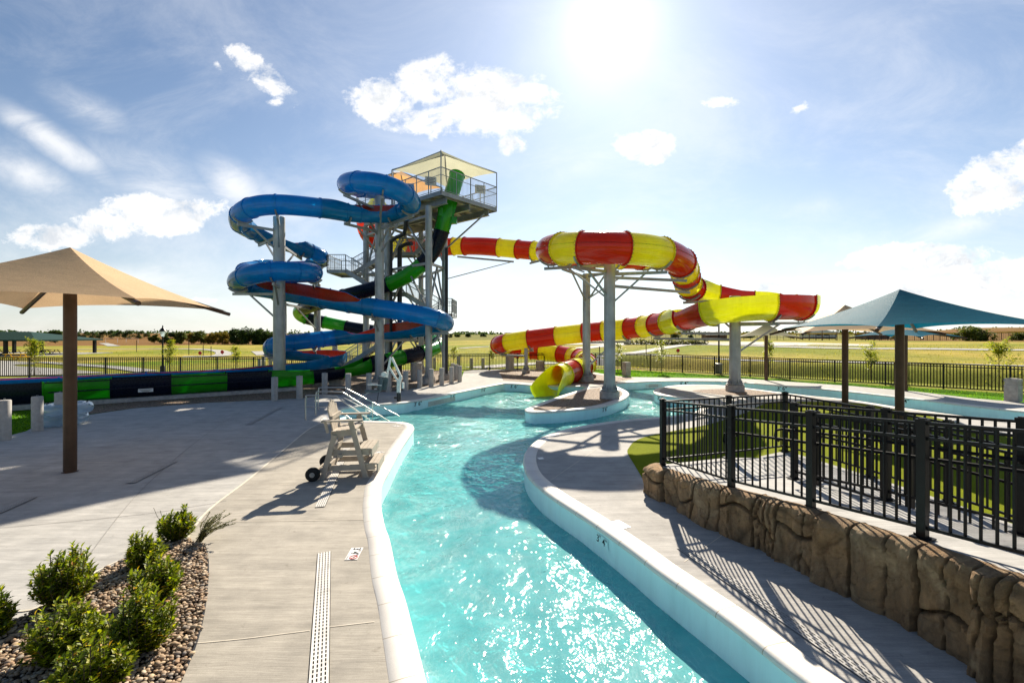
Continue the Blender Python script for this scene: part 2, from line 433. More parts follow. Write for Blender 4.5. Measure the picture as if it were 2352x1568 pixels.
    bc=n('Background'); bc.inputs['Strength'].default_value=.62; L(cc.outputs[2],bc.inputs['Color'])
    mx=n('MixShader'); L(cov,mx.inputs[0]); L(bg.outputs[0],mx.inputs[1]); L(bc.outputs[0],mx.inputs[2])
    o=n('OutputWorld'); L(mx.outputs[0],o.inputs['Surface'])
make_world()

# ---------------------------------------------------------------- pool outline, decks
LEFT=[(988,1640),(977,1568),(970,1537),(946,1442),(928,1372),(909,1314),(893,1237),(882,1205),(874,1165),(873,1140),(876,1111),(895,1075),(920,1029),(946,990),(950,981),(944,973.5),(928,969.5),(890,967.5),(856,966.8),(800,966),(765,965),(757,960),(770,948),(785,938.5),(800,935),(860,929),(920,925),(940,922),(950,920),(971,916.8),(1050,901),(1110,889),(1148,882),(1161,880.3),(1190,881.5),(1222,884),(1283,886.5),(1344,889)]
ISLE=[(1280,911),(1215,935),(1207,940),(1211,944.5),(1230,946),(1300,942.5),(1380,933),(1428,918),(1444,906),(1440,898),(1424,890),(1414,884.5)]
FAR=[(1420,879.5),(1450,877.5),(1500,875.3),(1560,874.3),(1640,874.8),(1675,875.8),(1796,885.5),(1898,893.6),(2075,912.6),(2240,932),(2352,944.6),(2480,958)]
NEAR=[(2480,989),(2352,973),(2106,941),(1955,918.5),(1842,907),(1728,893),(1664,885.5),(1610,883.5),(1558,884.5),(1515,890),(1501,896.5),(1512,906),(1558,912.5),(1588,922),(1603,932),(1604,941),(1577,949),(1518,957.5),(1446,963),(1378,971),(1300,985),(1250,1001),(1220,1021),(1206,1041),(1204,1065),(1215,1092),(1244,1120),(1277,1145),(1358,1197),(1450,1262),(1513,1310),(1592,1366),(1689,1436),(1806,1529),(1900,1600),(1985,1670)]
def GP(l): return [G(u,v) for u,v in l]
ctl=[Vector((-.74,.3,0)),Vector((-.74,2.2,0))]+GP(LEFT)+GP(ISLE)+GP(FAR)+GP(NEAR)+[Vector((2.75,2.2,0)),Vector((3.2,.3,0))]
lip=[]
cm=catmull(ctl,n=7,closed=True)
for p in cm:
    if not lip or (p-lip[-1]).length>.06: lip.append(p)
NL=len(lip)
def nrm2(i):                                # outward (away from the water) normal of the lip
    d=lip[(i+1)%NL]-lip[i-1]; d.normalize(); return Vector((-d.y,d.x,0))
area=sum(lip[i].x*lip[(i+1)%NL].y-lip[(i+1)%NL].x*lip[i].y for i in range(NL))
sgn=1 if area<0 else -1
def offs(d): return [lip[i]+nrm2(i)*sgn*d for i in range(NL)]
if not inside(lip[5]+nrm2(5)*sgn*-.05,lip): sgn=-sgn
CW=.30
def clean(poly,d):                          # drop offset points that fold over
    out=[]
    for p in poly:
        if dist_poly(p,lip)>d*.93 and not inside(p,lip): out.append(p)
    return out
hole=clean(offs(CW),CW)
DK=[Vector((-34,-7,0)),Vector((-34,9,0))]+GP([(-220,1010),(20,1000),(60,990),(100,968),(205,952),(311,937),(476,924.5),(622,918),(693,914),(743,908),(848,902),(927,896.5),(957,890.6),(992,886),(1030,879),(1058,874),(1066,852),(1090,849.6),(1141,846.7),(1246,848),(1300,848),(1356,853),(1411,862.5),(1442,865.5),(1550,867),(1709,869.5),(1796,875),(1955,886),(2106,899),(2238,914.5),(2352,924),(2500,936)])+[Vector((31,12,0)),Vector((31,-7,0))]
deck_poly=DK
# left, darker pool deck lies beyond the sealed joint; right of the pool the concrete is pale again
JL=[G(360,1350),G(430,1235),G(480,1171),G(574,1098.6),G(660,1026),G(712,984),G(748,966.5)]
def deck_mesh():
    mb=MB(); fill(mb,DK,[hole],0.0)
    # skirt round the slab
    n=len(DK); b=[mb.v((p.x,p.y,0)) for p in DK]; c=[mb.v((p.x,p.y,-.25)) for p in DK]
    for i in range(n): mb.f([b[i],b[(i+1)%n],c[(i+1)%n],c[i]])
    return mb
struct(deck_mesh().build('plaza_pavement',M['plaza']))
# the two other pours are sheets 4 mm above the slab
def sub_sheet(name,poly,mat,z):
    mb=MB(); fill(mb,poly,[],z); return struct(mb.build(name,mat))
lefthole=[p for p in hole]
def hole_run(a,b):                          # part of the coping's outer edge between two survey points
    ia=min(range(len(hole)),key=lambda i:(hole[i]-a).length); ib=min(range(len(hole)),key=lambda i:(hole[i]-b).length)
    r=[];i=ia
    while i!=ib: r.append(hole[i]); i=(i+1)%len(hole)
    return r+[hole[ib]]
runL=hole_run(Vector((-1.04,.3,0)),G(752,967))
sub_sheet('pool_deck_pavement',runL+JL[::-1]+[Vector((-3.1,4.2,0)),Vector((-2.6,3.2,0)),Vector((-2.3,.3,0))],M['deck'],.004)
runR=hole_run(G(1604,936),Vector((3.5,.3,0)))
RB=[G(1604,936)+Vector((.4,.1,0))]
sub_sheet('walkway_pavement',runR+[Vector((8,.3,0)),Vector((9,4,0)),Vector((10,9,0)),Vector((9.5,14,0)),G(1650,930)],M['deckR'],.004)

def strip(mb,pts,w,z,m=0):
    L=[];Rr=[]
    for i,p in enumerate(pts):
        d=pts[min(i+1,len(pts)-1)]-pts[max(i-1,0)]; d=Vector((d.x,d.y,0)).normalized(); nn=Vector((-d.y,d.x,0))
        zz=z(p) if callable(z) else z
        a=p+nn*w/2; b=p-nn*w/2
        L.append((a.x,a.y,z(a) if callable(z) else zz)); Rr.append((b.x,b.y,z(b) if callable(z) else zz))
    mb.grid([L,Rr],m,False)
mb=MB()
for pts,w in ((JL[1:],.045),(GP([(452,1477),(560,1467),(712,1448)]),.011),(GP([(757,1440),(860,1428)]),.011),(GP([(455,1198),(600,1197),(700,1196),(836,1193)]),.014),
              (GP([(690,1045),(880,1040)]),.014),(GP([(640,1112),(735,1113)]),.012),(GP([(0,1420),(30,1405),(94,1392),(212,1318),(272,1288)]),.03),
              (GP([(60,950),(250,1085),(300,1120)])[:0],.01)):
    if len(pts)>1: strip(mb,catmull(pts,n=4),w,.009)
for pts in (GP([(0,1050),(400,1065),(640,1035)]),GP([(1262,1105),(1400,1010)]),GP([(1572,1290),(1700,1200)]),GP([(1300,870),(1300,860)]),GP([(1640,862+40),(1900,960)]),GP([(1650,870),(1660,880)]),GP([(1955,887),(1965,893)]),GP([(2150,904),(2190,922)])):
    strip(mb,catmull(pts,n=6),.012,.008)
struct(mb.build('pavement_joint',M['joint']))
mb=MB()
for pts in (GP([(0,1212),(330,1180),(520,1150)]),GP([(150,1350),(330,1120),(470,1000),(560,940)]),GP([(0,1105),(300,1012),(480,965),(620,935)]),GP([(470,1405),(700,1392)])[:0],GP([(215,1000),(500,1010),(690,990)])):
    if len(pts)>1: strip(mb,catmull(pts,n=6),.012,.007)
struct(mb.build('saw_cut',M['sawcut']))

def copmat():
    s=N('coping_stone'); v=s.pos(); uv=s.n('UVMap').outputs[0]
    sp=s.n('SeparateXYZ'); s.l(uv,sp.inputs[0])
    fr=s.math('FRACT',s.math('DIVIDE',sp.outputs[0],.62))
    ln=s.math('LESS_THAN',s.math('ABSOLUTE',s.math('SUBTRACT',fr,.5)),.009)
    c=s.ramp(s.noise(v,1.2,5,.6),[(.3,(.66,.62,.56)),(.7,(.78,.74,.67))])
    c=s.mix(.5,c,s.ramp(s.noise(v,130,2,.7),[(.3,(.78,.78,.78)),(.6,(1.05,1.05,1.05))]),'MULTIPLY')
    c=s.mix(ln,c,(.42,.35,.25))
    s.set(c,.65); s.bump(s.noise(v,90,3),.12,.005); return s.mat
M['coping']=copmat()
def wallmat():
    s=N('pool_paint'); v=s.pos()
    c=s.ramp(s.noise(v,.9,5,.6),[(.3,(.58,.83,.85)),(.7,(.66,.88,.89))])
    sp=s.n('SeparateXYZ'); s.l(v,sp.inputs[0]); zl=s.math('ADD',sp.outputs[2],s.math('MULTIPLY',s.noise(v,7,4),.05))
    scum=s.ramp(s.math('ADD',s.math('MULTIPLY',zl,2.0),1.5),[(.50,(1,1,1)),(.585,(.80,.84,.82)),(.62,(1,1,1))])
    c=s.mix(1,c,scum,'MULTIPLY'); c=s.mix(.35,c,s.ramp(s.noise(s.scale(v,5,5,.8),1,5,.7),[(.3,(.78,.8,.8)),(.55,(1.05,1.05,1.05))]),'MULTIPLY')
    s.set(c,.45); s.bump(s.noise(v,30,3),.08,.01); return s.mat
M['poolwall']=wallmat()
acc=[0.0]
for i in range(NL): acc.append(acc[-1]+(lip[(i+1)%NL]-lip[i]).length)
mb=MB(); mb.UV=[]
prof=[(CW+.02,-.03),(CW,.009),(.16,.016),(.04,.014),(.0,-.004),(-.018,-.03),(-.018,-.06),(.0,-.075)]
cols=[]
for i in range(NL+1):
    p=lip[i%NL]; nn=nrm2(i%NL)*sgn; r=[]
    for a,z in prof:
        q=p+nn*a; r.append(mb.v((q.x,q.y,z))); mb.UV.append((acc[i],a))
    cols.append(r)
for A,B in zip(cols,cols[1:]):
    for k in range(len(prof)-1): mb.f([A[k],A[k+1],B[k+1],B[k]],0,True)
struct(mb.build('pool_coping',M['coping'],angle=60))
mb=MB()
mb.grid([[(lip[i%NL].x,lip[i%NL].y,z) for i in range(NL+1)] for z in (-.07,-.45,-.8,-1.55)],0,True)
struct(mb.build('pool_wall',M['poolwall']))
def floormat():
    s=N('pool_floor_paint'); v=s.pos()
    s.set(s.ramp(s.noise(v,.5,4),[(.3,(.74,.96,.95)),(.7,(.84,.98,.97))]),.6); return s.mat
mb=MB(); fill(mb,lip,[],-1.5); struct(mb.build('pool_floor',floormat()))

def watermat():
    s=N('pool_water'); v=s.pos(); t=s.t
    n1=s.noise(s.scale(v,1,.7,1,.3),1.2,2,.45,1.2); n2=s.noise(s.scale(v,1.15,.75,1,-.5),3.6,3,.5,1.4); n3=s.noise(s.scale(v,1,.7,1,.2),13,2,.5,.8); n4=s.noise(v,40,2,.5)
    dp=s.n('VectorMath',_operation='DISTANCE'); s.l(v,dp.inputs[0]); dp.inputs[1].default_value=(1.2,22.5,-.47)
    rough_=s.n('MapRange'); s.l(dp.outputs['Value'],rough_.inputs[0]); rough_.inputs[1].default_value=2; rough_.inputs[2].default_value=11; rough_.inputs[3].default_value=3.4; rough_.inputs[4].default_value=1.0
    h=s.math('ADD',s.math('ADD',s.math('MULTIPLY',n1,1.6),s.math('MULTIPLY',n2,1.3)),s.math('ADD',s.math('MULTIPLY',n3,.13),s.math('MULTIPLY',n4,.03)))
    h=s.math('MULTIPLY',h,rough_.outputs[0])
    b=s.n('Bump'); b.inputs['Strength'].default_value=1.0; b.inputs['Distance'].default_value=.029; s.l(h,b.inputs['Height'])
    gl=s.n('BsdfGlossy'); gl.inputs['Roughness'].default_value=.045; gl.inputs['Color'].default_value=(.62,.62,.62,1); s.l(b.outputs['Normal'],gl.inputs['Normal'])
    tr=s.n('BsdfTransparent'); tr.inputs['Color'].default_value=(.38,.965,.97,1)
    df=s.n('BsdfDiffuse')
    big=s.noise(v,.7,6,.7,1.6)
    foam_caustics=s.ramp(big,[(.36,(.24,.85,.85)),(.58,(.36,.90,.88)),(.78,(.52,.94,.91))])
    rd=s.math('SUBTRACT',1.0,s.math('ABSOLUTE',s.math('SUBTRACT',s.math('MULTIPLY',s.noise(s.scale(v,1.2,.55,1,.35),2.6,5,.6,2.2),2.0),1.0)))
    streak=s.ramp(s.math('MULTIPLY',rd,s.ramp(big,[(.35,(.86,)*3),(.7,(1,)*3)])),[(.86,(0,0,0)),(.985,(1,1,1))])  # thin bright ridges painted into the water colour in place of caustic light
    foam_caustics=s.mix(s.math('MULTIPLY',streak,.25),foam_caustics,(.84,.93,.91))
    s.l(foam_caustics,df.inputs['Color'])
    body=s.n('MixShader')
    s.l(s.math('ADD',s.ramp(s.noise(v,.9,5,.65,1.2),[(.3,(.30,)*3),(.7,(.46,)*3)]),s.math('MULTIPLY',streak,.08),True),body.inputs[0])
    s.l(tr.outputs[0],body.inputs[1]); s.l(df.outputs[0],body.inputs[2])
    fr=s.n('Fresnel'); fr.inputs['IOR'].default_value=1.333; s.l(b.outputs['Normal'],fr.inputs['Normal'])
    mx=s.n('MixShader'); s.l(fr.outputs[0],mx.inputs[0]); s.l(body.outputs[0],mx.inputs[1]); s.l(gl.outputs[0],mx.inputs[2])
    s.l(mx.outputs[0],s.out.inputs['Surface']); return s.mat
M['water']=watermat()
WZ=-.47
mb=MB(); x0,x1,y0,y1=-7,32,.3,32
def wz(x,y):
    return WZ+.03*noise.noise((x*.9,y*.7,0))+.016*noise.noise((x*2.3,y*2.0,5))+.004*noise.noise((x*5,y*5,9))
from array import array
ids={}
def wv(x,y):
    k=(round(x,3),round(y,3))
    if k not in ids: ids[k]=mb.v((x,y,wz(x,y)))
    return ids[k]
y=y0
ys=[y0]
while ys[-1]<y1: ys.append(ys[-1]+(.075 if ys[-1]<12 else .16))
def xspan(y):                               # x-intervals of the basin on this row, grown a little
    xs=[];n=NL
    for i in range(n):
        a,b=lip[i],lip[(i+1)%n]
        if (a.y>y)!=(b.y>y): xs.append(a.x+(y-a.y)/(b.y-a.y)*(b.x-a.x))
    xs.sort(); return [(xs[i]-.05,xs[i+1]+.05) for i in range(0,len(xs)-1,2)]
for ya,yb in zip(ys,ys[1:]):
    st=.08 if ya<12 else .16
    sp=xspan((ya+yb)/2)
    done=set()
    for xa,xb in sp:
        i=math.floor((xa-x0)/st)
        while x0+i*st<xb:
            if i not in done:
                done.add(i); X=x0+i*st
                mb.f([wv(X,ya),wv(X+st,ya),wv(X+st,yb),wv(X,yb)],0,True)
            i+=1
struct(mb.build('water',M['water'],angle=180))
# entry steps under the handrails
mb=MB()
for k in range(4):
    a=G(770,950); d=Vector((1.35,.42,0)).normalized(); s0=a+d*(.15+k*.42)
    mb.box(s0+Vector((0,0,-.30-.26*k-.5)),(.42,2.6,1.0),math.atan2(d.y,d.x))
struct(mb.build('pool_step',M['poolwall']))

# ---------------------------------------------------------------- terrain
FEN=[Vector(p) for p in ((-48,31.2,0),(-35,33,0),(-19.3,34,0),(-4.4,38.5,0),(2.9,41,0),(9.85,41,0),(13.93,37.2,0),(26.5,24.2,0),(36,14,0))]
def ss(a,b,x):
    t=max(0,min(1,(x-a)/(b-a))); return t*t*(3-2*t)
def hterr(x,y):
    r=math.hypot(x,y); a=math.atan2(x,max(y,.01)) if y>0 else (1.5 if x>0 else -1.5)
    s=(x-20)*.70+(y-31)*.715                    # distance beyond the right-hand fence
    rt=ss(-.05,.2,a)
    z=-.05
    z+=rt*(-1.35*ss(3,10,s)*(1-ss(12.5,16.5,s))+ .35*ss(12.5,17,s)+ .75*ss(26,52,s))
    lf=ss(-.05,-.2,a)
    z+=lf*(-.25*ss(45,70,y)-.6*ss(110,190,y))
    z+=2.6*ss(230,750,r)+7*ss(900,3200,r)
    z+=lf*4*ss(500,1500,r)*(.5+.5*noise.noise((x*.0021,y*.0021,2)))
    z+=5.0*ss(205,300,r)*ss(.66,.80,a)
    z+=.10*noise.noise((x*.09,y*.09,1))*ss(40,60,r)*(1+ss(200,600,r)*4)
    return z
def GT(u,v,up=0):                           # sight line meets the terrain
    p=G(u,v)
    for _ in range(12):
        p=G(u,v,min(hterr(p.x,p.y),2.6))
    return Vector((p.x,p.y,hterr(p.x,p.y)+up))
mb=MB(); colr=[]
NA=360; rad=[2.0]
while rad[-1]<7000: rad.append(rad[-1]*(1.018 if 25<rad[-1]<75 else 1.035)+.03)
def fence_side(x,y):
    best=1e9;sg=1
    for a,b in zip(FEN,FEN[1:]):
        d=b-a; t=max(0,min(1,((x-a.x)*d.x+(y-a.y)*d.y)/d.length_squared)); q=a+d*t
        dd=math.hypot(x-q.x,y-q.y)
        if dd<best: best=dd; sg=1 if d.x*(y-a.y)-d.y*(x-a.x)>0 else -1
    return best*sg
def terr_col(x,y,r):
    a=math.degrees(math.atan2(x,y))
    n1=noise.noise((x*.05,y*.05,3))*1.3; n2=noise.noise((x*.018,y*.03,8))*1.3
    lush=Vector((.10,.235,.008)); dry=Vector((.43,.34,.095)); mid=Vector((.23,.25,.045)); brown=Vector((.22,.11,.055)); crop=Vector((.25,.15,.055))
    if r<45 and fence_side(x,y)<0: return lush*(1+.15*n1)
    k=.5+.8*n1+.6*n2
    s=(x-20)*.70+(y-31)*.715
    if a>-3 and 0<s<30:
        k+=.1
    k=max(0,min(1,k)); c=mid.lerp(dry,k)
    if a<12 and r<70 : c=c.lerp(lush,max(0,.25+.9*noise.noise((x*.07,y*.05,15))))
    if r>205 and a<-14: c=brown.lerp(crop,max(0,min(1,.5+1.2*noise.noise((x*.004,y*.004,4)))))
    elif r>260: c=c.lerp(Vector((.13,.13,.05)),.6)
    if r>190 and a>38: c=crop.lerp(Vector((.2,.11,.05)),max(0,min(1,.5+n1)))
    if r>1500: c=c.lerp(Vector((.12,.14,.12)),.7)
    return c
for r in rad:
    for k in range(NA):
        a=2*math.pi*k/NA; x=r*math.sin(a); y=r*math.cos(a); z=hterr(x,y)
        if inside((x,y),deck_poly) and dist_poly((x,y),deck_poly)>1.3: z=-2.6
        mb.v((x,y,z)); colr.append(terr_col(x,y,r))
for i in range(len(rad)-1):
    for k in range(NA):
        k2=(k+1)%NA
        mb.f([i*NA+k,(i+1)*NA+k,(i+1)*NA+k2,i*NA+k2][::-1],0,True)
def terrmat():
    s=N('grassland'); v=s.pos()
    at=s.n('VertexColor',_layer_name='tint').outputs['Color']
    n1=s.noise(v,.5,6,.65); n2=s.noise(v,6,4,.7); n3=s.noise(s.scale(v,1,.35,1),.16,5,.6); n4=s.noise(v,45,2,.8)
    c=s.mix(.8,at,s.ramp(n1,[(.28,(.62,.66,.6)),(.72,(1.3,1.25,1.15))]),'MULTIPLY')
    c=s.mix(.7,c,s.ramp(n2,[(.3,(.6,.62,.6)),(.7,(1.28,1.28,1.2))]),'MULTIPLY')
    c=s.mix(.6,c,s.ramp(n3,[(.3,(.7,.85,.6)),(.7,(1.25,1.1,1.15))]),'MULTIPLY')
    c=s.mix(.4,c,s.ramp(n4,[(.3,(.55,.6,.5)),(.7,(1.3,1.3,1.3))]),'MULTIPLY')
    s.set(c,.95,0,.03); s.bump(s.math('ADD',n2,n4),.5,.05); return s.mat
to=mb.build('ground',terrmat(),angle=180); struct(to)
ca=to.data.color_attributes.new('tint','FLOAT_COLOR','POINT')
flat=[]
for c in colr: flat+= [c.x,c.y,c.z,1]
ca.data.foreach_set('color',flat)

# gravel, turf and lawn sheets
def gsheet(name,pts,mat,z,kind='structure'):
    mb=MB(); fill(mb,pts,[],z); o=mb.build(name,mat); o['kind']=kind; return o
gsheet('gravel_bed',GP([(190,953),(311,937),(476,924.5),(622,918),(693,914),(743,908),(848,902),(927,896.5),(957,890.6),(992,886),(1030,879),(1056,874.5),(1062,860),(1050,852),(960,850),(860,848),(760,848),(660,856),(560,868),(420,882),(205,920)]),M['gravel'],.008)
gsheet('gravel_bed',GP([(1146,852),(1156,873),(1222,878),(1292,882),(1374,880.5),(1425,874.5),(1458,869),(1410,864.5),(1356,858),(1300,851),(1246,850)]),M['gravel'],.008)
isle=GP([(1245,931),(1226,938),(1240,941.5),(1300,938),(1370,929),(1414,915),(1428,906),(1424,898),(1405,891),(1384,890),(1345,896)])
gsheet('gravel_bed',catmull(isle,n=5,closed=True),M['gravel'],.012)
gsheet('gravel_bed',catmull(GP([(1590,897),(1640,905),(1700,908),(1760,906),(1785,904),(1740,897),(1690,893),(1640,893.5)]),n=5,closed=True),M['gravel'],.008)
def turfmat():
    s=N('artificial_turf'); v=s.pos()
    c=s.ramp(s.noise(v,90,3,.85),[(.25,(.06,.085,.002)),(.5,(.17,.20,.004)),(.75,(.28,.29,.012))])
    c=s.mix(.5,c,s.ramp(s.noise(v,1.1,4),[(.3,(.75,.8,.7)),(.7,(1.2,1.15,1.1))]),'MULTIPLY')
    s.set(c,.9,0,.04); s.bump(s.noise(v,120,2,.9),.5,.02); return s.mat
turf=GP([(1475,1098),(1456,1066),(1441,1040),(1446,1026),(1460,1012),(1491,1001),(1560,987),(1630,974),(1712,948),(1740,934),(1761,926.5),(1800,923),(1870,922.3),(1942,924.4),(2009,931),(2144,958),(2284,994),(2352,1010),(2460,1035)])+[Vector((9.5,6,0)),Vector((8,3,0)),Vector((5.6,3.5,0)),Vector((4,8,0)),Vector((3.3,9,0))]
gsheet('artificial_turf',catmull(turf[:19],n=4)+turf[19:],turfmat(),.010)

# roads and paths beyond the fence
M['road']=simple('pale_concrete_road',(.36,.35,.32),.85,0,.12,.8,obj=False)
def roadstrip(name,pts,w,up=.07):
    mb=MB(); strip(mb,catmull(pts,n=10),w,lambda p:hterr(p.x,p.y)+up); struct(mb.build(name,M['road']))
roadstrip('road',[GT(*p) for p in ((1330,801),(1450,798.5),(1560,797.5),(1650,797.5),(1900,800),(2352,804),(2700,808))],5)
roadstrip('road',[GT(*p) for p in ((1150,790),(1350,789),(1500,790),(1700,791),(1830,792))],9)
roadstrip('path',[GT(*p) for p in ((1590,799.5),(1500,806),(1420,813.5),(1330,825),(1220,836),(1090,846))],2.6)
roadstrip('path',[GT(*p) for p in ((1280,828),(1460,823.5),(1700,827),(2000,833),(2352,840.5),(2700,846))],1.5,.05)
roadstrip('path',[GT(*p) for p in ((1060,800),(1130,796),(1250,797))],3)
roadstrip('path',[GT(*p) for p in ((175,803),(280,802),(383,801.5),(450,802),(495,804.5),(513,809),(514,814),(495,818),(420,819.5))],2.6)
roadstrip('path',[GT(*p) for p in ((238,788),(250,791),(264,795))],3)
roadstrip('path',[GT(*p) for p in ((590,807),(597,811),(605,816))],2)
roadstrip('path',[GT(*p) for p in ((90,832),(180,838.5),(273,845),(340,854))],1.6)
mb=MB(); fill(mb,[GT(*p) for p in ((-160,832),(0,829),(60,831),(85,836),(30,838.5),(40,842),(120,846.5),(246,857),(120,862),(-160,866))],[],0,0,lambda x,y:hterr(x,y)+.06); struct(mb.build('parking_lot',M['road']))
mb=MB(); fill(mb,[GT(*p) for p in ((1600,786.5),(1720,785),(1830,787),(2010,791.5),(2000,795.5),(1800,794.5),(1660,792))],[],0,0,lambda x,y:hterr(x,y)+.08); struct(mb.build('sand_lot',simple('pale_sand',(.52,.47,.38),.9,obj=False,scale=.5)))
# ---------------------------------------------------------------- slides
def hermite_path(ctrl):
    pts=[];at=[]
    for c in ctrl:
        if c[0]=='w': p=Vector(c[1:4]); a=c[4:]
        else: p=P(*c[:3]); a=c[3:]
        a=list(a)+[1,1,0,1][len(a):]              # left wall, right wall, upright walls, width
        pts.append(p); at.append(a)
    n=len(pts)
    def pos(t):
        i=min(int(t),n-2); u=t-i
        a,b,c,d=pts[max(i-1,0)],pts[i],pts[i+1],pts[min(i+2,n-1)]
        return .5*((2*b)+(c-a)*u+(2*a-5*b+4*c-d)*u*u+(3*b-a-3*c+d)*u**3)
    def attr(t):
        i=min(int(t),n-2); u=t-i
        return [x+(y-x)*u for x,y in zip(at[i],at[i+1])]
    def tan(t):
        e=.02; return (pos(min(t+e,n-1))-pos(max(t-e,0))).normalized()
    return pos,attr,tan,n
def sect(pos,attr,tan,t,rad,K=11):
    p=pos(t); d=tan(t); sL,sR,w,mul=attr(t); rad*=mul
    x=d.cross(Vector((0,0,1))); x.normalize(); up=x.cross(d).normalized()
    out=[]
    def pt(s,g):
        cx,cz=g*rad*math.sin(math.pi*s),-rad*math.cos(math.pi*s)
        if s>.5 and w>0:
            vx,vz=g*rad*(1+.04),math.pi*rad*(s-.5); cx,cz=cx+(vx-cx)*w,cz+(vz-cz)*w
        return p+x*cx+up*cz
    for k in range(K,0,-1): out.append(pt(sL*k/K,-1))
    out.append(pt(0,1))
    for k in range(1,K+1): out.append(pt(sR*k/K,1))
    return out
def slide(root,ctrl,rad,breaks,outer,inner,fl=.05,names=('tube_section','open_flume'),thick=.03,bolts=False,inner_from=1e9):
    pos,attr,tan,n=hermite_path(ctrl)
    for i,(ta,tb) in enumerate(zip(breaks,breaks[1:])):
        mb=MB()
        k=max(3,int((tb-ta)/.09)); ts=[ta+(tb-ta)*j/k for j in range(k+1)]
        d0=.045/max(.05,(pos(min(ta+.05,n-1))-pos(ta)).length/.05); d1=.045/max(.05,(pos(tb)-pos(max(tb-.05,0))).length/.05)
        rows=[(ta,0),(ta,fl),(ta+d0,fl),(ta+d0,0)]+[(t,0) for t in ts[1:-1]]+[(tb-d1,0),(tb-d1,fl),(tb,fl),(tb,0)]
        O=[sect(pos,attr,tan,t,rad+f) for t,f in rows]
        I=[sect(pos,attr,tan,t,rad-thick) for t in ts]
        a=attr((ta+tb)/2); op=min(min(attr(ta)[:2]),min(a[:2]),min(attr(tb)[:2]))<.985
        io=mb.grid(O,0)
        if op or ta>=inner_from: mb.grid([r[::-1] for r in I],1)
        # rims of the open walls and end rings
        for e in ((0,-1) if op else ()):
            ra=[O[j][e] for j in range(len(O))]; 
            rb=[sect(pos,attr,tan,min(max(t,ta),tb),rad-thick)[e] for t,_ in rows]
            mb.grid([ra,rb] if e==0 else [rb,ra],0,False)
        if op: mb.grid([O[0],I[0]],0,False); mb.grid([O[-1],I[-1]],0,False)
        op=min(a[0],a[1])<.97
        oc=outer(i,ta,tb); ic=inner(i,ta,tb)
        if bolts:
            q=(11,12) if not op else ()
            for k2 in ((5,17) if not op else ()):
                line=[sect(pos,attr,tan,t,rad+.004)[k2] for t in ts]; mb.tube(line,.018,5)
                L_=0
                for p0,p1 in zip(line,line[1:]):
                    if (p1-p0).length>.05: mb.box((p0+p1)/2,(.026,.026,.026),0,2)
            for t in (ta+d0*.5,tb-d1*.5):
                for p_ in sect(pos,attr,tan,t,rad+fl+.004,14)[1:-1]: mb.box(p_,(.026,.026,.026),0,2)
        o=mb.build(names[1] if op else names[0],[oc,ic,M['bolt']] if bolts else [oc,ic],root,angle=50)
    return pos,tan
def pedestal_column(root,x,y,top,r,pr=.48,ph=.36,m='galv',name='support_column',fins=True):
    mb=MB(); mb.lathe((x,y,0),[(r,ph+.02),(r,top-.012),(r-.012,top),(0,top)],28)
    if fins:
        mb.lathe((x,y,0),[(0,ph+.03),(pr*.88,ph+.03),(pr*.88,ph+.07),(r,ph+.07)],28)
        for k in range(12):
            a=k*math.pi/6; d=Vector((math.cos(a),math.sin(a),0)); q=Vector((-d.y,d.x,0))*.012
            a0=Vector((x,y,ph+.07))+d*r; a1=Vector((x,y,ph+.07))+d*pr*.82; a2=Vector((x,y,ph+.36))+d*r
            for sg in (1,-1): mb.f([mb.v(a0+q*sg),mb.v(a1+q*sg),mb.v(a2+q*sg)][::sg],0)
            mb.f([mb.v(a1+q),mb.v(a1-q),mb.v(a2-q),mb.v(a2+q)],0)
            a=a+.26; d=Vector((math.cos(a),math.sin(a),0)); mb.tube([Vector((x,y,ph))+d*pr*.75,Vector((x,y,ph+.2))+d*pr*.75],.016,6)
    c=mb.build(name,M[m],root)
    mb=MB(); mb.lathe((x,y,0),[(pr,-.05),(pr,ph-.02),(pr-.02,ph),(0,ph)],32); mb.build('pedestal',M['pier'],c)
    return c
def arm(root,pos,tan,t,cx,cy,rad,over=.35,drop=.18,brace=True,sgn=1,colr=.28):
    p=pos(t); d=tan(t); x=d.cross(Vector((0,0,1))).normalized(); up=x.cross(d).normalized()
    b=p-up*(rad+drop)
    mb=MB()
    h=Vector((b.x-cx,b.y-cy,0)); L=h.length; h/=L
    st=Vector((cx,cy,b.z-.04))+h*colr*.9; en=b+h*over-Vector((0,0,.03))
    mb.bar(st,en,.11,.14)
    q=Vector((-h.y,h.x,0))*.10
    if brace and L>1.1:
        mb.bar(st+h*(L*.62),Vector((cx,cy,b.z-.05-min(1.5,L*.55)))+h*colr*.9,.085,.085)
    mb.build('support_arm',M['galv2'],root)
    mb=MB()                                   # curved saddle plate hugging the flange
    n=9; A=[];B=[];C=[]
    for k in range(n):
        a=R(-52+104*k/(n-1)); o=x*math.sin(a)-up*math.cos(a)
        A.append(p+o*(rad+.005)+d*.02); B.append(p+o*(rad+.11)+d*.02)
    for D in (d*.02,d*-.05): mb.grid([[v+D for v in A],[v+D for v in B]],0,False)
    mb.grid([[v+d*.02 for v in B],[v-d*.05 for v in B]],0,False)
    for g in (-1,1): mb.bar(p-up*(rad+.08)+x*.16*g,b+x*.10*g,.10,.03)
    mb.build('saddle',M['galv2'],root)

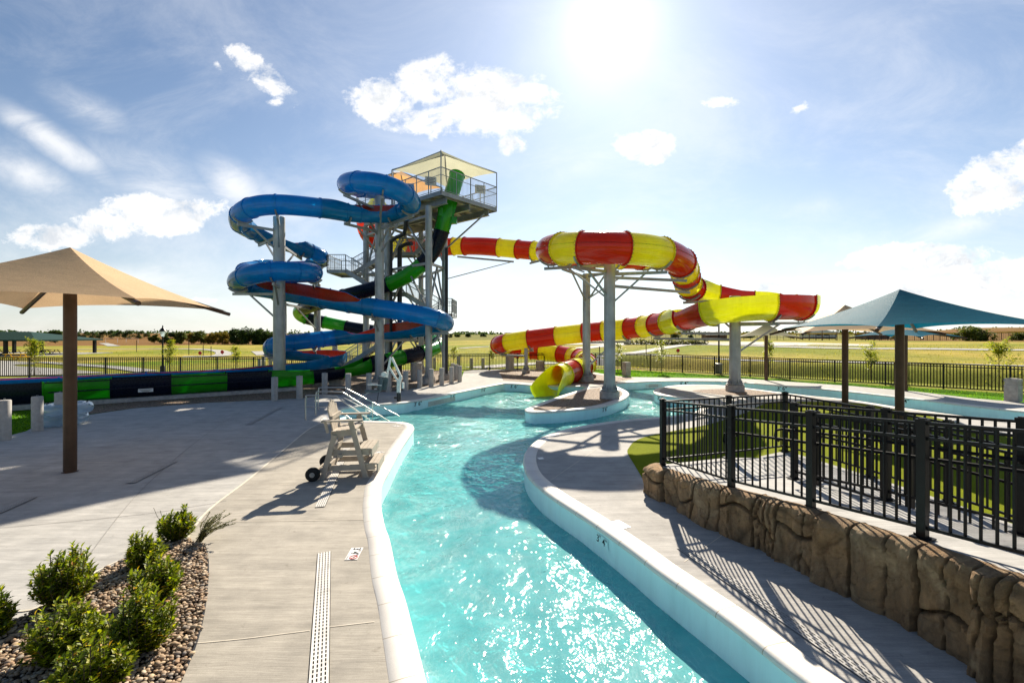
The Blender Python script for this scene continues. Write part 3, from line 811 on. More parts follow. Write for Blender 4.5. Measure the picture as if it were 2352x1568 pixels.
# ---- yellow and red raft slide
YC=[(868,474,38.2),(848,497,36.6),(844,528,35.4),(872,556,36.3),(930,566,38.2),(990,570,39),(1045,566,38.8),(1108,566,37.8),(1180,572,36.8),(1240,577,35.6),
(1330,582,34.2),(1430,586,32.8),(1488,590,31),(1478,592,28.9),(1410,589,27.7),(1320,585,26.9),(1273,578,25.5),(1263,574.5,23.7),(1300,570,21.6),(1382,569,20.6),
(1470,573,20.9),(1525,583,21.8),(1562,601,23.4),(1572,622,25),(1578,643,26.3),(1588,662,27.3,1,1),(1625,678,28.2,.80,.80,.5),(1690,688,28.4,.72,.72,1),(1770,692,28,.72,.72,1),(1828,697,26.8,.72,.72,1),
(1847,701,25.2,.72,.72,1),(1822,702,23.9,.72,.72,1),(1764,702,23.2,.72,.72,1),(1690,707,23.4,.72,.72,1),(1630,716,24.6,.70,.70,1),(1581,728,26.8,.62,.62,.6),(1535,740,29.3,1,1),(1480,750,31.8),(1420,757,33.6),(1340,765,35),
(1250,775,36.3),(1180,784,37.3),(1150,790,38.5),(1150,797,40.5),(1190,804,42),(1240,808,41.8),(1295,814,40.6),(1335,823,38.3),(1348,833,35.4),(1337,843,32.3),
(1310,853,29.6),(1282,865,27.7,1,1,0,1.0),(1274,871,27.1,.72,.72,.2,1.04),(1251,889,25.7,.50,.50,.4,1.16)]
YB=[0,1.5,2.7,3.9,4.9,5.3,5.95,6.38,7.54,8.17,8.8,9.8,10.7,11.6,12.4,13.2,13.8,14.5,15.3,16.3,17.85,18.5,19.58,20.85,22.1,23.0,23.7,24.5,25.2,26.2,27.4,28.6,29.4,30.6,32.0,33.95,35.2,36.0,36.55,37.05,37.65,38.45,39.0,39.67,40.45,41.3,42.3,43.3,44,44.6,45,45.8,46.4,46.8,47.3,47.9,48.5,49,49.4,49.9,50.6,53]
YR=.73
def ycol(i,a,b): return M['yellow'] if i%2==0 else M['red']
# colours read off in order; three places break the strict alternation
ylist=[]
def _y(i,a,b):
    m=(a+b)/2
    for lo,hi,c in ((16.3,17.85,'red'),(28.6,29.4,'red'),(29.4,30.6,'yellow'),(30.6,32,'red'),(32,33.95,'yellow'),(33.95,35.2,'red'),(35.2,36,'yellow'),(36,36.55,'red'),(36.55,37.05,'yellow'),(37.05,37.65,'red'),(37.65,38.45,'yellow'),(38.45,39,'red'),(39,39.67,'yellow'),(39.67,40.45,'red'),(40.45,41.3,'yellow'),(41.3,42.3,'red'),(42.3,43.3,'yellow'),(43.3,44,'red'),(50.6,53,'yellow'),(49.9,50.6,'red')):
        if lo<=m<=hi: return M[c]
    return ycol(i,a,b)
ys_=thing('water_slide','yellow and red striped tube slide looping from the tower to the pool','water slide',(4.8,26,0))
ypos,ytan=slide(ys_,YC,YR,YB,_y,lambda i,a,b: M['yellow'] if a>48 else _y(i,a,b),.06,bolts=True,inner_from=48.4)
C1,C2,C3=(4.91,30.0),(4.76,22.2),(12.2,24.9)
pedestal_column(ys_,*C1,7.1,.255); pedestal_column(ys_,*C2,6.7,.275); pedestal_column(ys_,*C3,5.2,.285)
SC=(1.12,36.3); pedestal_column(ys_,*SC,2.02,.15,.32,.26)
for x,y,t in ((-.19,39.2,1.25),(2.42,39.6,.82)):
    mb=MB(); mb.lathe((x,y,0),[(.36,-.05),(.36,t-.45),(.345,t-.44),(.36,t-.42),(.36,t-.02),(.34,t),(0,t)],28); mb.build('concrete_pier',M['bollard'],ys_)
for t,c in ((18.47,C2),(17.2,C2),(20.8,C2),(22.1,C2),(23.6,C2),(8.8,C1),(14.0,C1),(15.4,C1),(12.9,C1),(24.9,C3),(31.9,C3),(30.5,C3),(35.1,C3),(36.5,C3),(38.9,C1),(37.7,C1)):
    arm(ys_,ypos,ytan,t,c[0],c[1],YR,brace=t not in (35.1,36.5,31.9,22.1,23.6))
arm(ys_,ypos,ytan,40.4,SC[0],SC[1],YR,over=.15,brace=False,colr=.1)
arm(ys_,ypos,ytan,41.9,SC[0],SC[1],YR,over=.15,brace=False,colr=.1)
# side lips of the splash-down mouth
# water sheet leaving the mouth
# ---- blue slide
BC=[(950,441,30.4),(905,439,30.0),(850,436,28.8),(808,428,26.9),(799,421,25.0),(828,418,23.6),(875,424,23.2),(918,440,23.7),(942,461,24.9,1,1),(935,481,26.3,.7,.92,.6),
(900,490,27,.50,.90,1),(850,491,26.8,.5,.90,1),(800,488,26.1,.72,.86,.5),(735,478,25.1,1,1),(650,470.5,24.1),(590,474,24.0),(556,490,24.8),(551,511,26.2,1,1),(572,527,27.8,.8,.62,.6),(620,545,29.4,.62,.52,1),
(670,563,30.8,.62,.52,1),(710,577,31.7,1,1),(736,589,32.6,1,1),(735,598,34,.8,.8,.5),(705,604,34.6,.52,.66,1),(650,610,33.6,.6,.7,1),(595,616,31.6,1,1),(562,622,29.9),(590,627,28.6),(650,630,28.3),
(700,629,27.9),(720,627,26.6),(695,624,25.1),(629,623,24.3),(572,633,24.5),(547,645,25.8,1,1),(562,656,27.3,.92,.7,.5),(615,665,27.9,.93,.50,1),(700,680,27.6,.93,.50,1),(780,694,27.2,.90,.50,1),
(830,702,26.9,.62,.62,.5),(862,706.5,26.8,1,1),(945,719,26.9),(1000,731,27.3),(1022,741,28.4,1,1),(1005,750,29.8,.7,.9,.6),(950,757,30.7,.5,.92,1),(880,765,31.2,.5,.90,1),(815,771.5,31.3,.58,.58,.5),(770,776,31,1,1),
(740,779,30.6),(685,785,29.5),(640,791,28.8),(624,799,29.6,1,1),(640,807,31.4,.8,.7,.6),(690,812,33,.62,.55,1),(740,815,33.3,.72,.55,1),(772,819.5,32.2,.76,.55,1),(774,826,30.6,.76,.55,1),(740,833,29.2,.7,.55,1),
(690,840,28.4,.64,.60,1),('w',-14.3,27.0,.98,.66,.66,1),('w',-15.9,25.5,.74,.74,.74,1),('w',-18.45,23.5,.68,.77,.77,1),('w',-21.2,21.4,.66,.77,.77,1),('w',-24,19.26,.66,.77,.77,1)]
BB=[0,1.2,2.5,3.6,4.9,6.2,7.4,8.3,9.3,10.6,11.5,12.1,13.0,14.2,15.3,16.2,17.2,18.2,19.4,20.5,21.1,22.0,23.0,24.2,25.4,26.1,27.2,28.2,29.4,30.5,31.3,32.2,33.05,34.2,35.3,36.1,37.3,38.5,39.4,40.3,41.0,42.0,43.0,44.1,45.0,46.2,47.3,48.3,49.0,50.0,51.3,52.4,53.4,54.2,55.4,56.5,57.6,58.8,59.8,60.5,61.3,62.2,63.1,64,65]
BR=.53
bs_=thing('water_slide','blue spiral slide with red inner chute winding around tall steel columns','water slide',(-12.9,25.3,0))
def bo(i,a,b): return M['blue']
def bi(i,a,b): return M['redin']
bpos,btan=slide(bs_,BC,BR,BB,bo,bi,.035)
CA,CC,CB,CD=(-13.3,26.0),(-8.15,28.0),(-15.4,36.0),(-5.25,28.7)
pedestal_column(bs_,*CA,9.8,.317); pedestal_column(bs_,*CC,11.6,.27); pedestal_column(bs_,*CB,7.1,.25)
pedestal_column(bs_,-17.3,34.5,6.9,.2)
for t,c in ((14.2,CA),(15.9,CA),(18.6,CA),(20.6,CA),(31.0,CB),(35.2,CA),(33.05,CA),(37.4,CB),(53.2,CA),(50.4,CB),(4.0,CC),(6.2,CC),(8.4,CC),(10.0,CC),(12.0,CC),(41.0,CC),(43.9,CD),(46.0,CC),(56.5,CB),(27.2,(-17.3,34.5)),(22.6,CB)):
    arm(bs_,bpos,btan,t,c[0],c[1],BR,over=.3,drop=.14)
# ---- green slide
GC=[(1050,402,30.4),(1044,425,30.1),(1034,455,29.8),(1025,485,29.6),(1017,520,29.6),(1006,556,29.7),(982,594,30),(945,627,30.4),(900,650,30.8),(850,665,31.1),(800,678,31.8),(750,692,33.2),(708,705,35),(688,716,36.8),(700,729,38),(745,740,38.4),(810,753,38.4),(900,765,38.6),(970,774,38.2),(1004,785,36.8),
(1003,797,34.8),(965,811,32.4),(912,823,30.6),(868,834,29.3,1,1),(845,839,28.7,.8,.8,.4,1.05),(800,847.5,27.7,.60,.60,1),(750,856,26.6,.62,.62,1),(700,864,25.9,.70,.70,1),('w',-13.2,24.84,.68,.774,.774,1),('w',-15.97,22.74,.67,.774,.774,1),('w',-18.75,20.64,.66,.774,.774,1),('w',-21.5,18.56,.65,.774,.66,1),('w',-24.3,16.45,.65,.774,.66,1)]
GSEG=[(0,'green'),(2.0,'green'),(4.3,'navy'),(6.3,'green'),(8.1,'navy'),(10.2,'green'),(10.8,'navy'),(12.3,'green'),(14.1,'navy'),(15.0,'green'),(15.8,'navy'),(16.9,'green'),(17.8,'navy'),(18.5,'green'),(19.2,'navy'),(19.7,'green'),(21.05,'navy'),(21.8,'green'),(22.7,'navy'),(24.05,'green'),(25.4,'navy'),(26.7,'green'),(28.0,'navy'),(28.61,'green'),(29.24,'navy'),(29.88,'green'),(30.5,'navy'),(31.3,'green'),(32,None)]
GB=[t for t,_ in GSEG]
gcol={i:c for i,(t,c) in enumerate(GSEG)}
gs_=thing('water_slide','green and navy enclosed slide ending in a long low run-out trough','water slide',(-7,30,0))
def go_(i,a,b): return M[gcol.get(i,'green')]
gpos,gtan=slide(gs_,GC,.5,GB,go_,go_,.045)
mb=MB(); p=gpos(3.2); mb.lathe((p.x-.25,p.y-.35,p.z),[(0,-.25),(.2,-.25),(.2,.3),(0,.3)],16); p2=gpos(3.9)
mb.bar(gpos(2.3)+Vector((.45,-.2,0)),gpos(4.2)+Vector((.42,-.2,0)),.12,.3); mb.box(gpos(3.75)+Vector((.72,-.1,.1)),(.3,.3,.42)); mb.build('pump_housing',M['green'],gs_)
for x,y,t,r in ((-6.5,30.9,1.2,.38),(-10.75,28.0,.45,.5),(-7.9,38.6,2.25,.25),(-14.9,38.3,3.6,.22)):
    mb=MB(); mb.lathe((x,y,0),[(r,-.05),(r,t-.25),(r-.015,t-.24),(r,t-.22),(r,t-.02),(r-.02,t),(0,t)],28); mb.build('concrete_pier',M['bollard'] if r>.3 else M['galv'],gs_)
# stepped panel line and plate on the near wall of the run-out
nd=Vector((-.797,-.604,0)); nn=Vector((.604,-.797,0))
def nw(s,out,z): return Vector((-12.9,24.44,z))+nd*s+nn*out
mb=MB(); mb.bar(nw(.1,.035,.66),nw(8.5,.035,.64),.05,.05); mb.bar(nw(.1,.03,1.07),nw(8.6,.03,1.05),.10,.045); mb.build('trough_rail',M['navy'],gs_)
mb=MB(); mb.bar(nw(-1.2,-.42,.08),nw(14,-.42,.08),.95,.2); mb.build('trough_kerb',M['pier'],gs_)
pl=MB(); a=nw(5.0,.055,.42); b=nw(5.55,.055,.42); pl.quad(a,b,b+Vector((0,0,.16)),a+Vector((0,0,.16))); po=pl.build('notice_plate',M['white'],gs_)
mb=MB()
for k in range(3):
    z=.53-.042*k; mb.bar(nw(5.05+.05*k,.058,z),nw(5.50-.05*k,.058,z),.004,.016)
mb.build('fine_print',M['ink'],po)

# ---------------------------------------------------------------- tower
e1=Vector((.647,.763,0)); e2=Vector((-.763,.647,0)); TN=Vector((-4.29,27.5,0)); DZ=11.8
def T(a,b,z): return Vector((TN.x+e1.x*a+e2.x*b,TN.y+e1.y*a+e2.y*b,z))
ta=math.atan2(e1.y,e1.x)
tw=thing('slide_tower','tall galvanised steel slide tower with railed deck and zigzag stairs','tower',(-7,31.5,0))
def ibeam(mb,p,q,h=.36,w=.2):
    p=Vector(p);q=Vector(q); mb.bar(p+Vector((0,0,h/2-.015)),q+Vector((0,0,h/2-.015)),w,.03); mb.bar(p-Vector((0,0,h/2-.015)),q-Vector((0,0,h/2-.015)),w,.03); mb.bar(p,q,.025,h-.06)
W1,W2=5.0,9.4
mb=MB(); 
for k in range(26): mb.box(T(2.5,(k+.5)*W2/26,DZ-.03),(W1-.04,W2/26-.012,.05),ta)
mb.build('deck_plate',M['galv'],tw)
mb=MB()
for a,b,c,d in ((0,0,W1,0),(W1,0,W1,W2),(W1,W2,0,W2),(0,W2,0,0)): mb.bar(T(a,b,DZ-.13),T(c,d,DZ-.13),.06,.27)
mb.build('edge_beam',M['galv2'],tw)
mb=MB()
for a in (.55,2.5,4.3): ibeam(mb,T(a,.1,DZ-.46),T(a,W2-.1,DZ-.46),.40,.22)
for k in range(9): mb.bar(T(.1,.4+k*1.08,DZ-.16),T(W1-.1,.4+k*1.08,DZ-.16),.1,.18)
mb.build('floor_joist',M['galv2'],tw)
def railing(mb,pts,h=1.42,sp=.11,post=.05,zf=None,every=1.25):
    for p,q in zip(pts,pts[1:]):
        p=Vector(p);q=Vector(q);L=(q-p).length; U=Vector((0,0,1))
        mb.bar(p+U*h,q+U*h,.05,.05); mb.bar(p+U*h*.68,q+U*h*.68,.03,.03); mb.bar(p+U*.08,q+U*.08,.03,.03)
        n=max(1,round(L/every))
        for k in range(n+1):
            c=p.lerp(q,k/n); mb.bar(c-U*.18,c+U*h,post,post)
        m=int(L/sp)
        for k in range(1,m):
            c=p.lerp(q,k/m); mb.bar(c+U*.08,c+U*h*.97,.016,.016)
for pts in ([T(0,W2,DZ),T(0,0,DZ)],[T(0,0,DZ),T(W1,0,DZ)],[T(W1,0,DZ),T(W1,W2,DZ)],[T(W1,W2,DZ),T(1.4,W2,DZ)]):
    mb=MB(); railing(mb,pts); mb.build('railing',M['galv2'],tw)
cols=[(CD[0],CD[1],11.2,.215),(-4.62,31.2,11.25,.19),(-8.73,32.0,11.25,.24),(-11.06,34.5,11.25,.22),(-7.2,36.0,11.25,.2)]
for x,y,t,r in cols: pedestal_column(tw,x,y,t,r,.42,.34)
mb=MB()
pairs=[(0,1),(0,2),(1,4),(2,4),(2,3),(3,4)]
for i,j in pairs:
    a=Vector(cols[i][:2]+(0,)); b=Vector(cols[j][:2]+(0,)); U=Vector((0,0,1))
    zs=[1.2,4.4,7.6,10.6]
    for k,z in enumerate(zs):
        if k: mb.bar(a+U*z,b+U*z,.12,.16)
    for z0,z1 in zip(zs,zs[1:]):
        if z0<2 and (i,j) in ((0,1),(0,2)): continue
        m=a.lerp(b,.5)+U*(z1-.1)
        mb.bar(a+U*(z0+.2),m,.10,.10); mb.bar(b+U*(z0+.2),m,.10,.10)
mb.build('cross_brace',M['galv2'],tw)
def flight(p,q,w,across,steps):
    p=Vector(p);q=Vector(q); ac=Vector(across).normalized()
    mb=MB(); U=Vector((0,0,1))
    for g in (-.5,.5): mb.bar(p+ac*w*g-U*.1,q+ac*w*g-U*.1,.05,.28)
    for k in range(steps):
        c=p.lerp(q,(k+.5)/steps); d=Vector((q.x-p.x,q.y-p.y,0)).normalized()
        mb.box(c,(.29,w-.06,.04),math.atan2(d.y,d.x)); mb.box(c+Vector((0,0,-.08))+d*.14*(1 if q.z>p.z else -1),(.015,w-.06,.13),math.atan2(d.y,d.x))
    o=mb.build('stair_flight',M['galv2'],tw)
    for g in (-.5,.5):
        mb=MB(); railing(mb,[p+ac*w*g,q+ac*w*g],1.05,.12,.045); mb.build('stair_railing',M['galv2'],o)
    mb=MB()
    for k in range(steps):
        c=p.lerp(q,(k+.5)/steps); d=Vector((q.x-p.x,q.y-p.y,0)).normalized()*(-1 if q.z>p.z else 1)
        mb.box(c+d*.13+Vector((0,0,.012)),(.035,w-.1,.026),math.atan2(d.y,d.x))
    mb.build('tread_nosing',M['tableY'],o)
def landing(c,dx,dy,rails):
    c=Vector(c); mb=MB(); mb.box(c-Vector((0,0,.04)),(dx,dy,.06)); 
    for g in (-1,1): mb.box(c+Vector((0,g*(dy/2-.03),-.15)),(dx,.05,.2)); mb.box(c+Vector((g*(dx/2-.03),0,-.15)),(.05,dy-.1,.2))
    o=mb.build('landing',M['galv2'],tw); h=[Vector((-dx/2,-dy/2,0)),Vector((dx/2,-dy/2,0)),Vector((dx/2,dy/2,0)),Vector((-dx/2,dy/2,0))]
    for i in rails:
        mb=MB(); railing(mb,[c+h[i],c+h[(i+1)%4]],1.05,.12,.045); mb.build('landing_railing',M['galv2'],o)
Y1,Y2=33.0,34.5
landing((-12.5,(Y1+Y2)/2,7.72),1.3,2.8,(0,2,3))
flight((-11.85,Y1,7.72),(-9.4,Y1,6.14),1.2,(0,1,0),9); landing((-8.6,Y1,6.14),1.6,1.25,(0,))
flight((-7.8,Y1,6.14),(-5.2,Y1,4.6),1.2,(0,1,0),9); landing((-4.75,(Y1+Y2)/2,4.6),.95,2.8,(0,1,2))
flight((-5.2,Y2,4.6),(-8.2,Y2,2.75),1.2,(0,1,0),11); landing((-8.8,Y2,2.75),1.2,1.25,(2,))
flight((-9.4,Y2,2.75),(-13.6,Y2,.1),1.2,(0,1,0),15)
flight((-11.85,Y2,7.72),(-9.2,Y2,9.25),1.2,(0,1,0),9); landing((-8.2,Y2,9.25),2.0,1.25,(2,))
flight((-7.2,Y2,9.25),(-4.9,Y2+.2,11.75),1.1,(0,1,0),12)
mb=MB()
for x,y,z0,z1,r in ((-4.45,31.0,.1,9.0,.10),(-8.35,31.4,.1,9.6,.11),(-7.9,32.0,.1,9.3,.17)):
    mb.tube([(x,y,z0),(x,y,z1)],r,12)
mb.tube([(-8.35,31.4,9.5),(-7.9,31.0,9.7),(-7.2,30.4,9.8),(-7.05,30.2,10.3),(-7.05,30.1,11.2)],.13,12)
mb.tube([(-7.9,32.0,9.2),(-7.4,31.6,9.35),(-6.9,31.3,9.35)],.14,12)
mb.build('supply_pipe',M['pipe'],tw)
mb=MB()
for a,b in ((1.2,-.02),(3.7,-.02)):
    pass
for (a,b,z) in ((.5,1.55,DZ+1.02),(3.75,.35,DZ+1.05)):
    c=T(a,b,z); mb.box(c,(.72,.05,.55),R(20)); mb.bar(c-Vector((0,0,.25)),T(a,b,DZ),.05,.05)
bo_=mb.build('rider_board',M['white'],tw)
mb=MB()
for (a,b,z) in ((.5,1.55,DZ+1.02),(3.75,.35,DZ+1.05)):
    c=T(a,b,z); d=Vector((math.cos(R(20)),math.sin(R(20)),0)); f=Vector((d.y,-d.x,0))*.03
    for k in range(4): mb.bar(c+f+d*-.25+Vector((0,0,.18-.1*k)),c+f+d*(.25-.08*(k%2))+Vector((0,0,.18-.1*k)),.005,.03)
mb.build('board_lettering',M['ink'],bo_)
# long tension rods from the tower to the yellow slide
mb=MB(); mb.bar((-4.5,31.2,6.9),ypos(7.9)-Vector((0,0,YR+.35)),.06,.06); mb.bar((-4.6,31.2,8.9),T(4.0,.2,DZ-.6),.09,.09)
mb.bar(ypos(6.1)-Vector((0,0,YR+.15)),ypos(8.0)-Vector((0,0,YR+.30)),.1,.14)
mb.build('tension_rod',M['galv2'],tw)

# roofs of cloth over the tower
def canopy_mesh(corners,apex,scal=.5,sag=.16,n=10):
    mb=MB(); apex=Vector(apex); k=len(corners); C=sum((Vector(c) for c in corners),Vector())/k
    for i in range(k):
        a=Vector(corners[i]); b=Vector(corners[(i+1)%k]); rows=[]
        m=(a+b)/2; inw=Vector((C.x-m.x,C.y-m.y,0)); inw.normalize()
        for r in range(n+1):
            t=r/n; row=[]
            for q in range(n+1):
                u=q/n; e=a.lerp(b,u)+inw*scal*4*u*(1-u)*.5+Vector((0,0,.18*4*u*(1-u)*scal))
                p=apex.lerp(e,t)-Vector((0,0,sag*4*t*(1-t)*(1-.4*4*u*(1-u))))
                row.append(p)
            rows.append(row)
        ids=[[mb.v(p) for p in r] for r in rows]
        for A,B in zip(ids,ids[1:]):
            for q in range(n): mb.f([A[q],B[q],B[q+1],A[q+1]],0,True)
    return mb
def tower_canopy(a0,b0,s,mat,label,h=2.4):
    cs=[T(a0,b0,DZ+h),T(a0+s,b0,DZ+h),T(a0+s,b0+s,DZ+h),T(a0,b0+s,DZ+h)]; ap=T(a0+s/2,b0+s/2,DZ+h+1.2)
    root=thing('shade_canopy',label,'canopy',T(a0,b0,DZ),'cloth canopies on the slide tower')
    canopy_mesh(cs,ap,.55,.1).build('shade_cloth',mat,root)
    mb=MB()
    for c in cs: mb.bar(c,ap-Vector((0,0,.07)),.07,.07)
    mb.bar(cs[3]-Vector((0,0,.05)),cs[0]-Vector((0,0,.05)),.05,.05)
    mb.build('canopy_frame',M['galv2'],root)
    for c in cs:
        mb=MB(); mb.bar((c.x,c.y,DZ),c,.07,.07); mb.build('canopy_post',M['galv2'],root)
tower_canopy(0,0,5.0,M['cream'],'cream cloth canopy over the front of the tower deck')
tower_canopy(.3,5.3,4.4,M['orange'],'orange cloth canopy over the back of the tower deck')
# ---------------------------------------------------------------- fences
def fence(name,label,pts,h,sp,post,pick,span=None,rails=(1.0,.87,.10),parts=True,mat='black',capped=True,group=None,skip=()):
    root=thing(name,label,'fence',pts[0],group)
    P_=[Vector(p) for p in pts]
    stations=[P_[0]]
    for a,b in zip(P_,P_[1:]):
        n=1 if span is None else max(1,round((b-a).length/span))
        for k in range(1,n+1): stations.append(a.lerp(b,k/n))
    U=Vector((0,0,1))
    for i,p in enumerate(stations):
        d=(stations[min(i+1,len(stations)-1)]-stations[max(i-1,0)]); rz=math.atan2(d.y,d.x)
        mb=MB(); mb.box(p+U*(h+.02)/2,(post,post,h+.02),rz)
        if capped:
            mb.box(p+U*(h+.03),(post+.014,post+.014,.03),rz); mb.box(p+U*(h+.05),(post*.7,post*.7,.015),rz)
            mb.box(p+U*.012,(post+.09,post+.09,.016),rz)
            for sx in (-1,1):
                c=p+Vector((math.cos(rz),math.sin(rz),0))*sx*(post/2+.03); mb.lathe((c.x,c.y,c.z+.02),[(.012,0),(.012,.02),(0,.02)],6)
        mb.build('fence_post',M[mat],root)
    for i,(a,b) in enumerate(zip(stations,stations[1:])):
        if i in skip: continue
        mb=MB(); L=(b-a).length
        for r in rails: mb.bar(a+U*h*r,b+U*h*r,pick*1.5,pick*1.7)
        m=int(L/sp)
        for k in range(1,m):
            c=a.lerp(b,k/m); mb.bar(c+U*h*rails[-1],c+U*h,pick,pick)
        mb.build('fence_panel',M[mat],root)
    return root
def fz(p): return Vector((p.x,p.y,hterr(p.x,p.y)+.03))
fp=[]
for a,b in zip(FEN,FEN[1:]):
    n=max(1,round((b-a).length/2.44)); fp+=[fz(a.lerp(b,k/n)) for k in range(n)]
fp.append(fz(FEN[-1]))
fence('perimeter_fence','long black picket fence enclosing the water park along the lawn',fp,1.44,.13,.085,.034,None,(1.0,.90,.07),capped=False)

# switchback ramp with its rock face
def rz_(p): return .5+.087*max(0,9.05-p.y)
front=[(2.99,9.03),(3.47,7.2),(4.0,6.09),(4.51,5.0),(4.98,3.9),(5.3,2.9)]
endf=[(2.99,9.03),(4.55,9.55),(6.06,10.1)]
farf=[(6.06,10.1),(6.65,8.45),(6.95,7.25),(7.2,6.0),(7.4,4.7)]
midA=[(4.87,7.85),(5.38,6.54),(5.75,5.12),(6.05,3.8),(6.2,2.9)]
midB=[(5.34,8.0),(5.86,6.7),(6.22,5.3),(6.45,4.0)]
def lowz(p): return .5-.03*max(0,10.1-p[1])
Zf=lambda p:(p[0],p[1],.5+.087*max(0,9.05-p[1])+.006)
Zl=lambda p:(p[0],p[1],lowz(p)+.006)
rk=dict(h=1.27,sp=.118,post=.085,pick=.02)
fence('ramp_railing','black railing along the rock wall in front of the ramp',[Zf(p) for p in front],1.27,.118,.085,.02,group='black railings of the ramp')
fence('ramp_railing','black railing closing the far end of the ramp landing',[(a,b,.506) for a,b in endf],1.27,.118,.085,.02,group='black railings of the ramp')
fence('ramp_railing','black railing between the ramp and the turf under the umbrellas',[Zl(p) for p in farf],1.27,.118,.085,.02,group='black railings of the ramp')
fence('ramp_railing','black railing on the inner side of the rising ramp lane',[Zf(p) for p in midA],1.27,.118,.085,.02,group='black railings of the ramp')
fence('ramp_railing','black railing on the inner side of the lower ramp lane',[Zl(p) for p in midB],1.27,.118,.085,.02,group='black railings of the ramp')
# round grab rails with returned ends
def grab(pts,label,off,zf):
    P_=[Vector(zf(p))+Vector((off[0],off[1],.86)) for p in pts]
    c=catmull(P_,n=6); d=(P_[0]-P_[1]).normalized()
    pre=[P_[0]+d*.18-Vector((0,0,.22)),P_[0]+d*.26-Vector((0,0,.16)),P_[0]+d*.24-Vector((0,0,.04)),P_[0]+d*.12]
    r=thing('grab_rail',label,'handrail',P_[0],'round grab rails on the ramp')
    mb=MB(); mb.tube(pre+c,.021,8); mb.build('rail_tube',M['blackmatte'],r)
    mb=MB()
    for p in P_: mb.bar(p-Vector((0,0,.03)),p-Vector((off[0],off[1],.06)),.02,.02)
    mb.build('rail_bracket',M['black'],r)
grab(front[1:],'round black grab rail fixed inside the front ramp railing',(.13,.06),Zf)
grab(midA,'round black grab rail beside the rising ramp lane',(-.13,-.05),Zf)
grab(midB,'round black grab rail beside the lower ramp lane',(.13,.05),Zl)
rock=catmull([Vector((2.88,9.22,0)),Vector((2.62,9.0,0)),Vector((2.62,8.8,0)),Vector((2.87,8.0,0)),Vector((3.12,7.35,0)),Vector((3.44,6.68,0)),Vector((3.78,5.92,0)),Vector((4.06,5.07,0)),Vector((4.27,4.11,0)),Vector((4.42,3.1,0)),Vector((4.5,2.0,0))],step=.02)
# the poured ramp slab
inner=[]
for i,p in enumerate(rock):
    d=(rock[min(i+5,len(rock)-1)]-rock[max(i-5,0)]).normalized(); inner.append(p+Vector((-d.y,d.x,0))*.30)
RS=MB()
up_poly=[(p.x,p.y) for p in inner[18:]]+[(6.2,2.0),(6.15,2.9),(6.0,3.8),(5.68,5.12),(5.31,6.54),(4.8,7.85),(4.72,8.5),(5.3,9.6),(4.55,9.62),(3.05,9.12)]
lo_poly=[(4.82,7.88),(4.9,7.92),(5.45,6.6),(5.85,5.2),(6.2,3.8),(6.3,2.0),(7.55,2.0),(7.5,4.7),(7.28,6.0),(7.02,7.25),(6.72,8.45),(6.14,10.2),(5.3,9.75),(4.72,8.5)]
def vv(l): return [Vector((a,b,0)) for a,b in l]
fill(RS,vv(up_poly),[],0,0,lambda x,y:.5+.087*max(0,9.05-y))
fill(RS,vv(lo_poly),[],0,0,lambda x,y:lowz((x,y)))
for poly,zf in ((up_poly,lambda y:.5+.087*max(0,9.05-y)),(lo_poly,lambda y:lowz((0,y)))):
    n=len(poly); A=[RS.v((a,b,zf(b))) for a,b in poly]; B=[RS.v((a,b,0)) for a,b in poly]
    for i in range(n): RS.f([A[i],B[i],B[(i+1)%n],A[(i+1)%n]])
struct(RS.build('ramp',M['rampc']))
def rockmat():
    s=N('carved_rockwork'); v=s.pos()
    a=s.noise(v,2.1,6,.65,.6); b=s.noise(s.scale(v,5,5,1.2),1,5,.7); c=s.noise(v,16,10,.82); m=s.noise(v,.9,4,.6)
    col_=s.ramp(a,[(.27,(.17,.095,.045)),(.42,(.50,.315,.165)),(.55,(.33,.22,.125)),(.73,(.66,.485,.29))])
    col_=s.mix(s.ramp(m,[(.5,(0,0,0)),(.75,(.6,.6,.6))]),col_,(.22,.20,.15))
    col_=s.mix(.7,col_,s.ramp(b,[(.3,(.5,.46,.42)),(.68,(1.2,1.18,1.15))]),'MULTIPLY')
    cr=s.n('VertexColor',_layer_name='crevice').outputs['Color']
    col_=s.mix(1,col_,cr,'MULTIPLY')
    s.set(col_,.85,0,.2); s.bump(s.math('ADD',c,s.math('MULTIPLY',b,.8)),1,.055); return s.mat
mb=MB(); crev=[]
rnd=random.Random(11); S=[0.0]
for a,b in zip(rock,rock[1:]): S.append(S[-1]+(b-a).length)
cuts=[0.0]
while cuts[-1]<S[-1]+1: cuts.append(cuts[-1]+rnd.choice((.10,.18,.3,.42,.55,.68)))
blk=[(rnd.uniform(-.05,.06),rnd.uniform(-.08,.04),rnd.uniform(.35,.75),rnd.random()<.55) for _ in cuts]
kn=[[rnd.uniform(-.045,.05) for _ in range(rnd.choice((3,4,5)))] for _ in cuts]; VS=[(rnd.uniform(.25,.75),rnd.choice((0,1,1)),rnd.uniform(0,1)) for _ in cuts]; NZ=46; rows=[]
